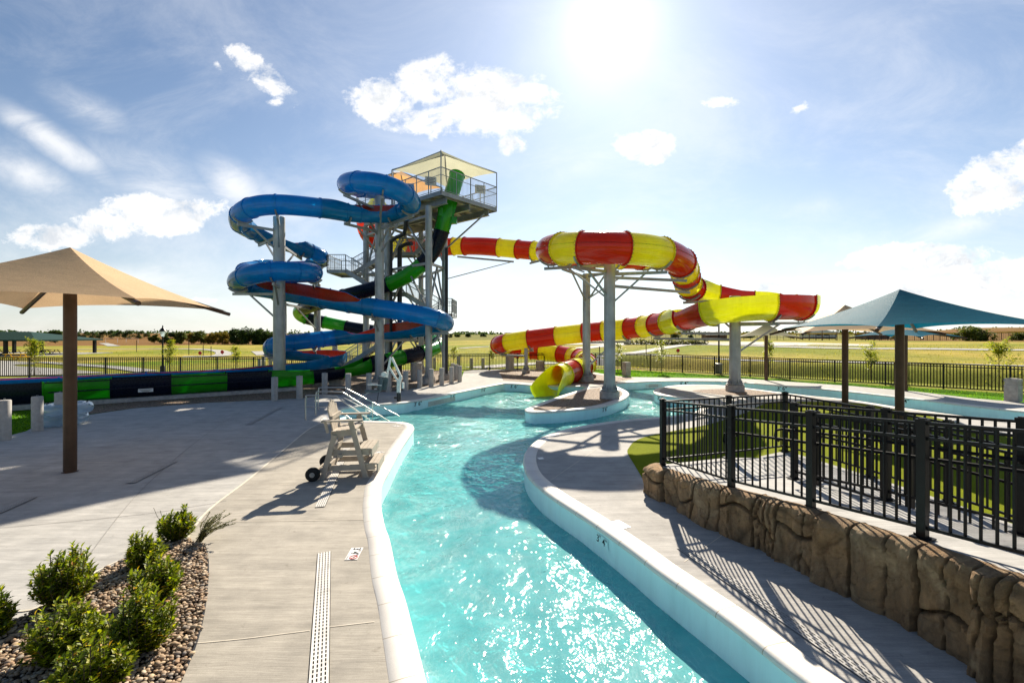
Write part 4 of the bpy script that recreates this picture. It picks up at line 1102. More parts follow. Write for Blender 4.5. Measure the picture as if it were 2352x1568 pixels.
for i,p in enumerate(rock):
    d=(rock[min(i+5,len(rock)-1)]-rock[max(i-5,0)]).normalized(); out=Vector((d.y,-d.x,0)); 
    H=.5+.087*max(0,9.05-p.y); row=[]
    for k in range(NZ+9):
        z=H*min(1,k/NZ)
        s_=S[i]+.07*noise.noise((S[i]*.8,z*1.6,4))+.035*noise.noise((S[i]*3,z*5,6))
        j=max(q for q in range(len(cuts)) if cuts[q]<=max(0,s_)); w=cuts[j+1]-cuts[j]; f=(s_-cuts[j])/w
        B=blk[j]; edge=min(f,1-f)*w
        crack=math.exp(-(edge/.013)**2)
        hz=abs(z-H*B[2]-.06*math.sin(f*5+j)); hc=math.exp(-(hz/.018)**2)*(1 if B[3] else 0)*.7
        cr=max(crack,hc)
        prof=(1-(2*f-1)**14)*.028
        topr=-.08*max(0,(z/H-.86)/.14)**2
        q3=Vector((p.x,p.y,z)); 
        rid=1-abs(2*noise.noise((S[i]*2.1+j*3.7,z*1.6+j,7.0))); rid2=1-abs(2*noise.noise((S[i]*5.5,z*4.2,3.0+j)))
        crease=max(0,(rid-.80)/.2)**1.5; crease2=max(0,(rid2-.86)/.14)**1.5
        cr=max(cr,.6*crease*(1 if blk[j][2]>.5 else .3),.4*crease2)
        K=kn[j]; g_=f*(len(K)-1); a_=int(min(g_,len(K)-2)); kink=K[a_]+(K[a_+1]-K[a_])*(g_-a_)
        zk=B[2]*H; kz=B[1]*((z-zk)/H)*(1.6 if z<zk else -.9)
        vs=abs((f-VS[j][0])*w-.03*noise.noise((z*6,j,2))); vc=math.exp(-(vs/.009)**2)*VS[j][1]*min(1,abs(z-VS[j][2]*H)*12)
        cr=max(cr,vc*.8)
        o=B[0]*.8+kink+kz-.16*max(crack,hc)-.06*vc-.020*crease*(1 if B[2]>.5 else .2)-.014*crease2+topr*.6+.008*noise.noise(q3*3.2)+.010*noise.noise(q3*9)+.011*noise.noise(q3*22)+.009*noise.noise(q3*48)
        if i<12: o*=i/12
        q=p+out*o; zz=z
        if k>NZ:
            t=(k-NZ)/8; q=(p+out*o).lerp(p-out*.33,t); zz=H-.012*t*0+.035*math.sin(math.pi*t)+.012*noise.noise((q.x*6,q.y*6,1)); cr=0
            if t==1: zz=H-.02
        row.append((q.x,q.y,zz)); cv=1-.8*cr; crev+= [cv,cv,cv,1]
    rows.append(row)
mb.grid(rows,0,True)
ro=mb.build('rock_wall',rockmat(),angle=32); tag(ro,'tan carved rock wall edging the ramp beside the lazy river','rock wall')
ca=ro.data.color_attributes.new('crevice','FLOAT_COLOR','POINT'); ca.data.foreach_set('color',crev)

# ---------------------------------------------------------------- umbrellas
def umbrella(x,y,a,th,zE,zA,mat,label,postr=.12,tip=True):
    root=thing('shade_umbrella',label,'umbrella',(x,y,0),'square shade umbrellas around the pool')
    c=Vector((x,y,0)); ax=Vector((math.cos(th),math.sin(th),0))*a; ay=Vector((-math.sin(th),math.cos(th),0))*a
    cs=[c+v+Vector((0,0,zE)) for v in (ax,ay,-ax,-ay)]; ap=c+Vector((0,0,zA))
    mb=canopy_mesh(cs,ap,.62,.10,16); mb.build('canopy',M[mat],root)
    mb=MB(); mb.lathe((x,y,0),[(postr,0),(postr,zE-.05),(postr*.9,zA-.1),(0,zA-.08)],24); mb.lathe((x,y,0),[(postr*1.25,0),(postr*1.25,.012),(postr,.02)],24); mb.build('post',M['brown'],root)
    for v in cs:
        d=(v-ap); e=d.normalized(); 
        mb=MB(); s0=ap+Vector((0,0,-.28)); en=v+e*.10-Vector((0,0,.06)); mb.tube([s0,s0.lerp(en,.5)-Vector((0,0,.10)),en-e*.0],[.045,.045,.05],10); mb.build('rib',M['brown'],root)
    return root
umbrella(-10.0,10.3,3.37,R(-30.5),3.78,5.07,'tan','large tan shade umbrella on a brown post in the open plaza')
q=math.atan2(-2.487,-2.76)
umbrella(12.18,14.3,3.37,q,3.31,4.52,'teal','teal blue shade umbrella nearest the black ramp railings')
umbrella(14.2,19.4,3.16,math.atan2(-1.548,-2.757),3.2,4.36,'tan','tan shade umbrella behind the large teal umbrella')
umbrella(17.2,30.8,2.5,R(20),2.93,3.85,'greige','greige shade umbrella near the far lawn fence',.11)
umbrella(21.6,25.0,2.44,math.atan2(-2.2,-1.04),2.98,3.8,'teal','teal shade umbrella on the far bank of the lazy river',.11)

# ---------------------------------------------------------------- bollards, bins
mb=MB(); mb.lathe((0,0,0),[(.142,-.03),(.142,1.09),(.13,1.105),(0,1.108)],24)
b0=thing('concrete_bollard','','bollard',(0,0,0)); sh=mb.build('shaft',M['bollard'],b0)
mb=MB(); mb.tube([(-.02,0,1.1),(-.02,0,1.15),(.02,0,1.15),(.02,0,1.1)],.007,6); mb.build('lifting_eye',M['galv2'],b0)
bl=[(11,1010,1.06,'concrete bollard at the left edge of the plaza before the grass patch'),(86,989,1.0,'concrete bollard standing left of the clear inflatable rings'),(138,975,1.0,'concrete bollard behind the clear inflatable rings'),
(631,920,1.0,'concrete bollard below the tall near column of the blue slide'),(688,915.5,1.0,'second concrete bollard from the left in the gravel edge row'),(746,905,1.0,'concrete bollard behind the left end of the pool handrails'),(800,907,1.0,'concrete bollard behind the bend of the far handrail'),(847.5,903,.96,'concrete bollard left of the pool lift seat'),(893,900,.96,'concrete bollard hidden partly behind the pool lift mast'),
(932,896.5,.96,'concrete bollard just right of the pool lift'),(964,890.6,.95,'concrete bollard second to the right of the pool lift'),(990.5,887.7,.95,'concrete bollard in front of the tower corner column'),(1014.5,884,.95,'concrete bollard right of the tower corner column'),(1037,880.4,.95,'concrete bollard before the dark supply pipe of the tower'),(1056,876.6,.95,'concrete bollard at the right end of the gravel edge row'),
(1048,872,.95,'concrete bollard just behind the end of the gravel edge row'),(1040,868,.95,'concrete bollard behind the right corner of the tower gravel'),(1083,846.7,.86,'left one of two concrete bollards near the lawn fence'),(1109,846.7,.86,'right one of two concrete bollards near the lawn fence'),(1052,839.5,.86,'far concrete bollard against the fence beyond the tower'),(998,846,.9,'concrete bollard behind the green slide bend'),
(596,851,.9,'leftmost of three bollards behind the blue run-out'),(605,850,1.1,'middle one of three bollards behind the blue run-out'),(621,849,.95,'rightmost of three bollards behind the blue run-out')]
for i,(u,v,s,lab) in enumerate(bl):
    o=b0 if i==0 else copy_tree(b0)
    o.location=G(u,v); o.scale=(1,1,s); o.rotation_euler.z=i*1.3; tag(o,lab,'bollard','concrete bollards around the slide tower')
def bin_(u,v,s,lab):
    r=thing('litter_bin',lab,'bin',G(u,v)); x,y=r.location.x,r.location.y
    mb=MB(); 
    for z0,z1,w in ((0,.74,.46),(.78,.84,.44),(.88,1.02,.47)): mb.box((x,y,(z0+z1)/2*s),(w*s,w*s,(z1-z0)*s),.4)
    mb.box((x,y,.5*s),(.40*s,.40*s,.98*s),.4); mb.build('bin_body',M['pier'],r)
    mb=MB(); mb.box((x,y,1.03*s),(.3*s,.3*s,.03),.4); mb.build('bin_lid',M['pier'],r)
bin_(1438.5,863,1.0,'square concrete litter bin on the lawn behind the island'); bin_(2327,921,1.02,'square concrete litter bin at the right end of the lawn')
r=thing('litter_bin','slatted grey litter bin at the foot of the lamp pole','bin',G(1651,859))
x,y=r.location.x,r.location.y
mb=MB()
for k in range(20):
    a=k*math.pi/10; mb.box((x+.25*math.cos(a),y+.25*math.sin(a),.42),(.02,.06,.78),a)
mb.lathe((x,y,0),[(.27,.76),(.27,.84),(.2,.86)],20); mb.build('slatted_body',M['galv2'],r)
mb=MB(); mb.lathe((x,y,0),[(.23,.03),(.23,.8),(0,.8)],18); mb.build('liner',M['pipe'],r)

# ---------------------------------------------------------------- lifeguard chair
ch=thing('lifeguard_chair','taupe plank lifeguard chair with black wheels at the pool edge','chair',(-4.05,9.72,0))
MC=Matrix.Translation((-4.05,9.72,0))@Matrix.Rotation(R(7),4,'Z')
def cp(x,y,z): return MC@Vector((x,y,z))
def cbar(mb,a,b,w,h,up=(0,0,1)): mb.bar(cp(*a),cp(*b),w,h,0,MC.to_3x3()@Vector(up))
for y in (0,.82):
    mb=MB(); cbar(mb,(0,y,.0),(.25,y,.95),.045,.11); mb.build('leg',M['chair'],ch)
    mb=MB(); cbar(mb,(.90,y,.0),(.585,y,1.23),.045,.11); mb.bar(cp(.86,y,.012),cp(.98,y,.012),.06,.024); mb.build('leg',M['chair'],ch)
mb=MB()
for y in (.045,.775):
    cbar(mb,(.02,y,.23),(1.08,y,.23),.04,.12); cbar(mb,(.1,y,.55),(.98,y,.55),.04,.12); cbar(mb,(.17,y,.93),(.70,y,1.0),.04,.12)
cbar(mb,(.16,.0,.30),(.16,.82,.30),.05,.1); cbar(mb,(.2,.0,.62),(.2,.82,.62),.05,.1)
mb.build('side_rail',M['chair'],ch)
for x,z in ((.90,.31),(.77,.63)):
    mb=MB()
    for k in range(3): cbar(mb,(x+.095*k,-.01,z),(x+.095*k,.83,z),.085,.035)
    cbar(mb,(x+.245,-.01,z-.08),(x+.245,.83,z-.08),.035,.17); mb.build('step',M['chair'],ch)
mb=MB()
for k in range(5): cbar(mb,(.22+.108*k,-.0,1.015+.012*k),(.22+.108*k,.82,1.015+.012*k),.098,.03)
mb.build('seat',M['chair'],ch)
mb=MB()
for k in range(5):
    y=.13+.14*k; hh=[.48,.56,.60,.56,.48][k]
    cbar(mb,(.20,y,1.0),(.20-hh*.22,y,1.0+hh),.13,.025,(1,0,.2))
    tp=cp(.20-hh*.22,y,1.0+hh)
    mb.tube([tp+MC.to_3x3()@Vector((.012,0,0)),tp+MC.to_3x3()@Vector((-.014,0,0))],.064,14)
cbar(mb,(.17,.06,1.30),(.17,.76,1.30),.05,.09); mb.build('backrest',M['chair'],ch)
for y in (-.03,.85):
    mb=MB(); cbar(mb,(.0,y,1.255),(.78,y,1.26),.13,.032); q=cp(.78,y,1.26); mb.tube([q-Vector((0,0,.016)),q+Vector((0,0,.016))],.065,14)
    cbar(mb,(.12,y,1.0),(.06,y,1.24),.05,.05); mb.build('armrest',M['chair'],ch)
for y in (-.09,.92):
    d=MC.to_3x3()@Vector((0,1,0)); c=cp(-.17,y,.148)
    mb=MB(); mb.tube([c-d*.055,c-d*.05,c-d*.03,c+d*.03,c+d*.05,c+d*.055],[.09,.128,.147,.147,.128,.09],28); w=mb.build('wheel',M['rubber'],ch)
    mb=MB(); s=-1 if y<0 else 1; mb.tube([c+d*s*.054,c+d*s*.062],[.055,.05],16); mb.tube([c+d*s*.06,c+d*s*.09],.018,10); mb.build('hub',M['hub'],w)
mb=MB(); cbar(mb,(-.17,-.06,.148),(-.17,.89,.148),.03,.03); cbar(mb,(-.17,.02,.148),(.08,.02,.22),.04,.07); cbar(mb,(-.17,.8,.148),(.08,.8,.22),.04,.07); mb.build('axle',M['chair'],ch)
mb=MB(); mb.lathe(cp(.38,-.06,.48),[(0,0),(.05,0),(.055,.07),(.045,.07),(.04,.01),(0,.01)],16); mb.build('cup_holder',M['chair'],ch)

# ---------------------------------------------------------------- pool handrails
def handrail(base,top,end,label,zt=.9,low=True,post=None):
    base=Vector(base);top=Vector(top);end=Vector(end)
    r=thing('pool_handrail',label,'handrail',base,'stainless handrails at the pool steps')
    d=(top-base); d.z=0; d.normalize()
    def path(h): 
        c=Vector((base.x,base.y,h)); 
        return [c+d*.04-Vector((0,0,.12)) if False else Vector((base.x,base.y,h-.16)),Vector((base.x,base.y,h-.06))+d*.03,c+d*.11,Vector((top.x,top.y,h))-d*.08,Vector((top.x,top.y,h-.012))+(end-top).normalized()*.04]
    mb=MB(); mb.tube([base]+catmull(path(zt),n=5)+[end],.024,12); mb.build('top_rail',M['steel'],r)
    if low:
        k=.55; mb=MB(); l0=Vector((base.x,base.y,zt*k)); l1=Vector((top.x,top.y,zt*k))-d*.12; mb.tube([l0,l1,l1+d*.1-Vector((0,0,.03)),end-Vector((0,0,.38))+(base-end).normalized()*.15],.018,10); mb.build('lower_rail',M['steel'],r)
    mb=MB(); mb.lathe(base,[(.06,0),(.06,.012),(.03,.02)],16); mb.build('floor_flange',M['steel'],r)
    m=top.lerp(end,.5); mb=MB(); mb.bar(m,(m.x,m.y,-.6),.035,.035); mb.build('post',M['steel'],r)
handrail(G(701.6,965),(-6.33,16.36,.9),(-4.95,17.0,-.35),'stainless pool handrail nearest the lifeguard chair')
handrail(G(731,940),(-6.94,18.9,.9),(-4.85,19.6,-.42),'stainless pool handrail nearest the pool lift')
handrail((-7.55,17.5,0),(-6.55,17.55,.9),(-4.9,18.2,-.38),'stainless pool handrail between the other two',low=False)

# ---------------------------------------------------------------- pool lift
pk=.0196
lf=thing('pool_lift','white pool lift with grey seat on the deck edge','pool lift',G(916,922))
x,y=lf.location.x,lf.location.y
mb=MB(); mb.tube([(x,y,0),(x,y,.42)],.095,18); mb.box((x-.15,y,.18),(.12,.12,.10)); mb.build('base_post',M['pipe'],lf)
mb=MB(); mb.box((x,y,.66),(.15,.14,.52)); mb.bar((x+.02,y,.85),(x+.10,y,1.18),.15,.13); mb.build('mast',M['white'],lf)
mb=MB(); tp=Vector((x-.36,y-.05,2.05))
for g in (-.05,.05): mb.bar((x+.10,y+g,1.15),tp+Vector((.05,g,0)),.05,.08)
mb.bar((x+.02,y,.85),tp+Vector((-.10,0,-.42)),.06,.08); mb.build('boom',M['white'],lf)
mb=MB(); mb.bar(tp,tp+Vector((-.20,0,-1.0)),.07,.09); mb.bar(tp+Vector((-.20,0,-1.0)),tp+Vector((-.36,0,-1.42)),.06,.07); mb.bar(tp+Vector((-.36,0,-1.42)),tp+Vector((-.75,0,-1.46)),.06,.05); mb.build('hanger',M['white'],lf)
mb=MB(); mb.bar((x+.22,y-.1,.62),(x+.22,y-.1,.9),.13,.09); mb.build('battery_box',M['white'],lf)
mb=MB(); hd=tp+Vector((-.28,-.12,-.78)); mb.tube([hd+Vector((0,-.03,0)),hd+Vector((0,.03,0))],.12,20); mb.build('headrest',M['white'],lf)
mb=MB(); c=tp+Vector((-.36,-.1,-1.20)); Mx=Matrix.Translation(c)@Matrix.Rotation(R(8),4,'Y'); mb.box(None,(.10,.42,.60),0,0,Mx); mb.box(None,(.44,.08,.60),0,0,Matrix.Translation(c+Vector((0,.1,0)))@Matrix.Rotation(R(10),4,'Y')); mb.build('seat_back',M['greyseat'],lf)
mb=MB(); c2=tp+Vector((-.78,-.08,-1.55)); mb.box(c2,(.66,.44,.07),R(8)); mb.box(c2+Vector((-.3,0,.03)),(.14,.40,.04),R(8)); mb.build('seat',M['greyseat'],lf)
for g in (-.26,.2):
    mb=MB(); mb.tube([c+Vector((.05,g,-.05)),c+Vector((-.6,g,-.02))],.022,8); mb.build('armrest',M['white'],lf)
mb=MB(); mb.tube([c2+Vector((-.15,0,-.03)),c2+Vector((-.75,-.05,-.42)),c2+Vector((-.95,-.05,-.42))],.018,8); mb.build('footrest',M['white'],lf)
mb=MB(); mb.bar(c2+Vector((.25,.0,-.02)),c2+Vector((.18,-.02,-.48)),.05,.02); mb.build('seat_belt',M['pipe'],lf)

# ---------------------------------------------------------------- clear inflatable rings
def clearmat():
    s=N('clear_vinyl'); t=s.t
    tr=s.n('BsdfTransparent'); tr.inputs['Color'].default_value=(.86,.93,.96,1)
    gl=s.n('BsdfGlossy'); gl.inputs['Roughness'].default_value=.08
    df=s.n('BsdfTranslucent'); df.inputs['Color'].default_value=(.7,.8,.86,1)
    lw=s.n('LayerWeight'); lw.inputs['Blend'].default_value=.2
    b=s.n('Bump'); b.inputs['Strength'].default_value=.15; b.inputs['Distance'].default_value=.02; s.l(s.noise(s.objc(),7,2),b.inputs['Height'])
    s.l(b.outputs[0],gl.inputs['Normal']); s.l(b.outputs[0],lw.inputs['Normal'])
    a=s.n('MixShader'); a.inputs[0].default_value=.6; s.l(tr.outputs[0],a.inputs[1]); s.l(df.outputs[0],a.inputs[2])
    m=s.n('MixShader'); s.l(lw.outputs['Facing'],m.inputs[0]); s.l(a.outputs[0],m.inputs[1]); s.l(gl.outputs[0],m.inputs[2]); s.l(m.outputs[0],s.out.inputs['Surface']); return s.mat
M['vinyl']=clearmat()
def ring(p,lab,dx):
    r=thing('swim_ring',lab,'swim ring',p,'clear inflatable swim rings')
    mb=MB(); c=Vector(p)
    mb.tube([c+Vector((.50*math.cos(a),.50*math.sin(a),.19+.012*math.sin(a*9))) for a in (2*math.pi*k/48 for k in range(48))],.185,16,0,False,True); mb.build('inflated_ring',M['vinyl'],r)
    for a in (.6,3.7):
        mb=MB(); q=c+Vector((.5*math.cos(a),.5*math.sin(a),.37)); e=Vector((-math.sin(a),math.cos(a),0)); mb.tube([q-e*.11,q-e*.06+Vector((0,0,.035)),q+e*.06+Vector((0,0,.035)),q+e*.11],.013,8); mb.build('handle',M['rubber'],r)
g0=G(146,974); ring(g0,'lower clear swim ring lying on the plaza',0); ring(g0+Vector((.1,.05,.36)),'upper clear swim ring stacked on another ring',0)

# ---------------------------------------------------------------- drains and depth tiles
def grate(a,b,w,lab,faint=False):
    a=Vector(a);b=Vector(b);d=(b-a);L=d.length;d/=L;n=Vector((-d.y,d.x,0))
    r=thing('drain_grate',lab,'drain grate',a,'slotted deck drain grates')
    mb=MB(); q=[a-n*(w/2+.007),b-n*(w/2+.007),b+n*(w/2+.007),a+n*(w/2+.007)]; mb.quad(*[p+Vector((0,0,.0075)) for p in q]); mb.build('trench',M['trench' if faint else 'dark'],r)
    mb=MB(); Z=Vector((0,0,.018)); ncol=4; bw=w*.135; sw=(w-bw*2-(ncol-1)*bw)/ncol
    row=.062; k=0; s=0
    xs=[-w/2]; 
    for c in range(ncol): xs+= [xs[-1]+bw, xs[-1]+bw+sw]
    xs.append(w/2)
    while s<L-.01:
        e=min(L,s+row); bar=.018
        if k%16==15: bar=.026
        mb.quad(a+d*s-n*w/2+Z,a+d*(s+bar)-n*w/2+Z,a+d*(s+bar)+n*w/2+Z,a+d*s+n*w/2+Z)
        for j in range(0,len(xs),2):
            p0=a+d*(s+bar)+n*xs[j]+Z; p1=a+d*e+n*xs[j]+Z; t=n*(xs[j+1]-xs[j]); mb.quad(p0,p1,p1+t,p0+t)
        s=e;k+=1
    mb.build('slotted_cover',M['grate2' if faint else 'grate'],r)
grate(G(731,1595),G(745,1269),.165,'slotted pale drain grate on the deck beside the shrubs')
grate(G(735,1165),G(797,1030),.16,'slotted pale drain grate running under the lifeguard chair')
grate(G(1566,1258),G(2060,1600),.17,'slotted drain grate in the striped shade below the rock wall',True)
grate(G(570,975),G(645,935),.16,'faint drain grate in the shaded plaza near the bollards',True); grate(G(300,1110),G(400,1060),.16,'drain grate in the shade right of the tan umbrella post',True)
grate(G(-10,1180),G(75,1142),.16,'drain grate at the left edge of the plaza',True)
def text_mb(txt,size,name,mat,parent,Mx,align='CENTER'):
    cu=bpy.data.curves.new('t','FONT'); cu.body=txt; cu.size=size; cu.align_x=align; cu.align_y='CENTER'; cu.offset=.012*size
    o=bpy.data.objects.new('t',cu); col.objects.link(o); dg=bpy.context.evaluated_depsgraph_get(); dg.update()
    me=bpy.data.meshes.new_from_object(o.evaluated_get(dg)); bpy.data.objects.remove(o); bpy.data.curves.remove(cu)
    off=wloc(parent); me.transform(Matrix.Translation(-off)@Mx); me.materials.clear(); me.materials.append(mat)
    me.name=name; ob=bpy.data.objects.new(name,me); col.objects.link(ob); ob.parent=parent; return ob
def frame(o,x,y,z):
    return Matrix(((x.x,y.x,z.x,o.x),(x.y,y.y,z.y,o.y),(x.z,y.z,z.z,o.z),(0,0,0,1)))
def deck_tile(c,xd,lab,sign=True):
    c=Vector(c)+Vector((0,0,.011)); x=Vector(xd).normalized(); z=Vector((0,0,1)); y=z.cross(x); Fm=frame(c,x,y,z)
    r=thing('depth_tile',lab,'depth tile',c,'white depth tiles in the deck')
    L=.36 if sign else .3; mb=MB()
    mb.quad(*[Fm@Vector(p) for p in ((-.13,-.085,0),(L-.13,-.085,0),(L-.13,.085,0),(-.13,.085,0))]); mb.build('tile_face',M['tile'],r)
    up=Matrix.Translation((0,0,.002))
    text_mb('3',.15,'numeral',M['ink'],r,Fm@up@Matrix.Translation((-.085,0,0))); text_mb('FT',.05,'unit_mark',M['ink'],r,Fm@up@Matrix.Translation((-.028,.05,0)))
    text_mb('4',.15,'numeral',M['ink'],r,Fm@up@Matrix.Translation((.03,0,0))); text_mb('IN',.05,'unit_mark',M['ink'],r,Fm@up@Matrix.Translation((.088,.05,0)))
    if sign:
        mb=MB(); c2=Vector((.165,.02,.002)); pts=[Fm@(c2+Vector((.05*math.cos(a),.05*math.sin(a),0))) for a in (2*math.pi*k/28 for k in range(28))]
        mb.tube(pts,.006,6,0,False,True); mb.bar(Fm@(c2+Vector((-.035,.035,0))),Fm@(c2+Vector((.035,-.035,0))),.009,.004); mb.build('prohibition_ring',M['redink'],r)
        mb=MB(); mb.bar(Fm@(c2+Vector((-.02,.0,-.001))),Fm@(c2+Vector((.02,.012,-.001))),.008,.003); mb.bar(Fm@(c2+Vector((0,.005,-.001))),Fm@(c2+Vector((.015,-.02,-.001))),.006,.003); mb.build('diver_figure',M['ink'],r)
        text_mb('NO DIVING',.022,'caption',M['ink'],r,Fm@up@Matrix.Translation((.165,-.066,0)))
deck_tile(G(816,1268),(.08,-1,0),'white depth tile reading three feet four beside the slotted grate')
deck_tile(G(871,1040),(-.42,-1,0),'white depth tile beside the lifeguard chair steps')
deck_tile(G(909,978),(1,-.5,0),'white depth tile at the corner by the pool steps',False)
deck_tile(G(1427,1206),(-.42,.9,0),'white depth tile on the walkway opposite the deck',False)
mb=MB(); c=G(1242,1053); mb.box(c+Vector((0,0,.008)),(.13,.13,.012),.3); o=mb.build('skimmer_lid',M['tile'],None,(c.x,c.y,0)); tag(o,'small square white skimmer lid set in the walkway','skimmer lid')
def wall_mark(u,v,txt,size,lab,plate=False):
    g=G(u,v); i=min(range(NL),key=lambda k:(lip[k]-g).length); p=lip[i]; nn_=-nrm2(i)*sgn
    x=Vector((0,0,1)).cross(nn_); o=p+nn_*.012+Vector((0,0,-.19)); Fm=frame(o,x,Vector((0,0,1)),nn_)
    r=thing('depth_marking',lab,'depth marking',o,'black depth markings on the pool wall')
    if plate:
        mb=MB(); mb.quad(*[Fm@Vector(q) for q in ((-.17,-.085,0),(.17,-.085,0),(.17,.085,0),(-.17,.085,0))]); mb.build('tile_face',M['poolwall'],r)
        up=Matrix.Translation((0,0,.002))
        for t,sz,dx,dy in (('3',.16,-.115,0),('FT',.055,-.05,.05),('4',.16,.05,0),('IN',.055,.12,.05)): text_mb(t,sz,'numeral' if sz>.1 else 'unit_mark',M['ink'],r,Fm@up@Matrix.Translation((dx,dy,0)))
    else: text_mb(txt,size,'numeral',M['ink'],r,Fm@Matrix.Translation((0,.02,.002)))
wall_mark(1382,1213,'',.16,'three feet four marking on the wall under the walkway coping',True)
wall_mark(960,919,"3' 6\"",.26,'depth marking below the pool lift')
wall_mark(1042,902.5,"3' 6\"",.26,'depth marking midway along the left pool wall'); wall_mark(1108,889.5,"3' 6\"",.26,'depth marking on the left pool wall nearest its far corner')
wall_mark(1182,881.3,"3' 6\"",.30,'depth marking on the back wall left of the slide mouth'); wall_mark(1330,888.4,"3' 6\"",.30,'depth marking on the back wall right of the slide mouth')
wall_mark(1391,930.5,"3' 6\"",.24,'depth marking on the front of the gravel island'); wall_mark(1516,907,"3' 4\"",.26,'depth marking on the rounded tip of the far bank')
wall_mark(1571,874.3,"3' 4\"",.32,'depth marking on the far river wall behind the third column'); wall_mark(1797,885.6,"3' 6\"",.30,'depth marking on the far river wall behind the tan umbrella'); wall_mark(2086,914,"3' 4\"",.28,'depth marking on the far river wall behind the teal umbrella post')
# wall inlets
for u,v,L,lab in ((1010,909,2.3,'louvred grey inlet in the left pool wall'),(1500,876,2.6,'louvred grey inlet in the far river wall')):
    g=G(u,v); i=min(range(NL),key=lambda k:(lip[k]-g).length); nn_=-nrm2(i)*sgn; x=Vector((0,0,1)).cross(nn_); o=lip[i]+nn_*.015+Vector((0,0,-.3))
    r=thing('wall_inlet',lab,'inlet',o); mb=MB()
    for k in range(5): mb.bar(o-x*L/2+Vector((0,0,.1-.045*k)),o+x*L/2+Vector((0,0,.1-.045*k)),.02,.022)
    mb.build('louvre',M['grate'],r); mb=MB(); mb.quad(*[o+x*a+Vector((0,0,b))-nn_*.006 for a,b in ((-L/2,-.11),(L/2,-.11),(L/2,.12),(-L/2,.12))]); mb.build('inlet_back',M['galv2'],r)
# ---------------------------------------------------------------- planting bed in front
bed=GP([(469,1250),(476,1275),(478,1291),(478,1320),(476,1349),(473,1378),(469,1406),(461,1445),(452,1477),(440,1510),(429,1535),(415,1568),(385,1640),(330,1760)])+GP([(-560,1760),(-300,1590),(-120,1500),(0,1446),(50,1420),(94,1399),(150,1360),(212,1324),(240,1308),(272,1294),(310,1275),(345,1262),(385,1248),(420,1240)])
gsheet('bed_soil',bed,simple('dark_soil',(.05,.035,.025),.95,obj=False),.006)
mb=MB(); strip(mb,bed[:14],.02,.02); struct(mb.build('bed_edging',M['pipe']))
def pebmat():
    s=N('river_pebble'); g=s.n('NewGeometry'); v=s.pos()
    c=s.ramp(g.outputs['Random Per Island'],[(0,(.15,.10,.065)),(.18,(.38,.26,.155)),(.36,(.22,.17,.13)),(.52,(.50,.37,.23)),(.68,(.30,.18,.10)),(.84,(.56,.45,.32)),(1,(.17,.15,.135))])
    c=s.mix(.6,c,s.ramp(s.noise(v,55,4,.7),[(.3,(.7,.7,.7)),(.7,(1.2,1.2,1.2))]),'MULTIPLY'); s.set(c,.7,0,.3); return s.mat
import bmesh
def unit_ico(sub):
    bm=bmesh.new(); bmesh.ops.create_icosphere(bm,subdivisions=sub,radius=1); V=[v.co.copy() for v in bm.verts]; F_=[[v.index for v in f.verts] for f in bm.faces]; bm.free(); return V,F_
IV,IF=unit_ico(2)
rnd=random.Random(3); mb=MB(); bx=[min(p.x for p in bed),max(p.x for p in bed)]; by=[min(p.y for p in bed),max(p.y for p in bed)]
cnt=0; bed2=[(p.x,p.y) for p in bed]
cell=.037; ny=int((by[1]-by[0])/cell)
for iy in range(ny):
    for ix in range(int((bx[1]-bx[0])/cell)):
        x=bx[0]+(ix+rnd.random())*cell; y=by[0]+(iy+rnd.random())*cell
        if y<3.0 or abs(x)/y>1.22 or not inside((x,y),bed2): continue
        sz=rnd.choice((.013,.016,.019,.022,.028))*rnd.uniform(.85,1.1); a=rnd.random()*6.28; sx,sy,sz_=sz*rnd.uniform(1,1.4),sz*rnd.uniform(.75,1),sz*rnd.uniform(.5,.8)
        Mx=Matrix.Translation((x,y,.012+rnd.random()*.022+sz_*.5))@Matrix.Rotation(a,4,'Z')@Matrix.Rotation(rnd.uniform(-.5,.5),4,'X')@Matrix.Diagonal((sx,sy,sz_,1))
        b=len(mb.V)
        for q in IV:
            p=Mx@q; mb.V.append((p.x,p.y,p.z))
        for f in IF: mb.f([b+i for i in f],0,True)
        cnt+=1
po=mb.build('pebbles',pebmat(),angle=180); tag(po,'tan and grey river pebbles mulching the shrub bed','pebbles',None,'stuff')
LEAF=[leafmat('shrub_leaf',[(0,(.05,.08,.004)),(.4,(.13,.175,.007)),(.75,(.25,.29,.012)),(.95,(.40,.38,.018)),(1,(.46,.20,.01))],.45,.5)]
LEAF2=leafmat('dry_leaf',[(0,(.07,.085,.02)),(.6,(.12,.12,.03)),(1,(.19,.15,.05))],.25)
def leaf(mb,p,d,up,L,w,m=0):
    d=d.normalized(); s_=d.cross(up)
    if s_.length<1e-3: s_=Vector((1,0,0))
    s_.normalize(); n=s_.cross(d)
    a=p; e=p+d*L-n*L*.12; c1=p+d*L*.35; c2=p+d*L*.7-n*L*.03
    l1=c1+s_*w+n*w*.4; r1=c1-s_*w+n*w*.4; l2=c2+s_*w*.7+n*w*.3; r2=c2-s_*w*.7+n*w*.3
    i=[mb.v(q) for q in (a,l1,c1,r1,l2,c2,r2,e)]
    for f in ((0,2,1),(0,3,2),(1,2,5,4),(2,3,6,5),(4,5,7),(5,6,7)): mb.f([i[k] for k in f],m,True)
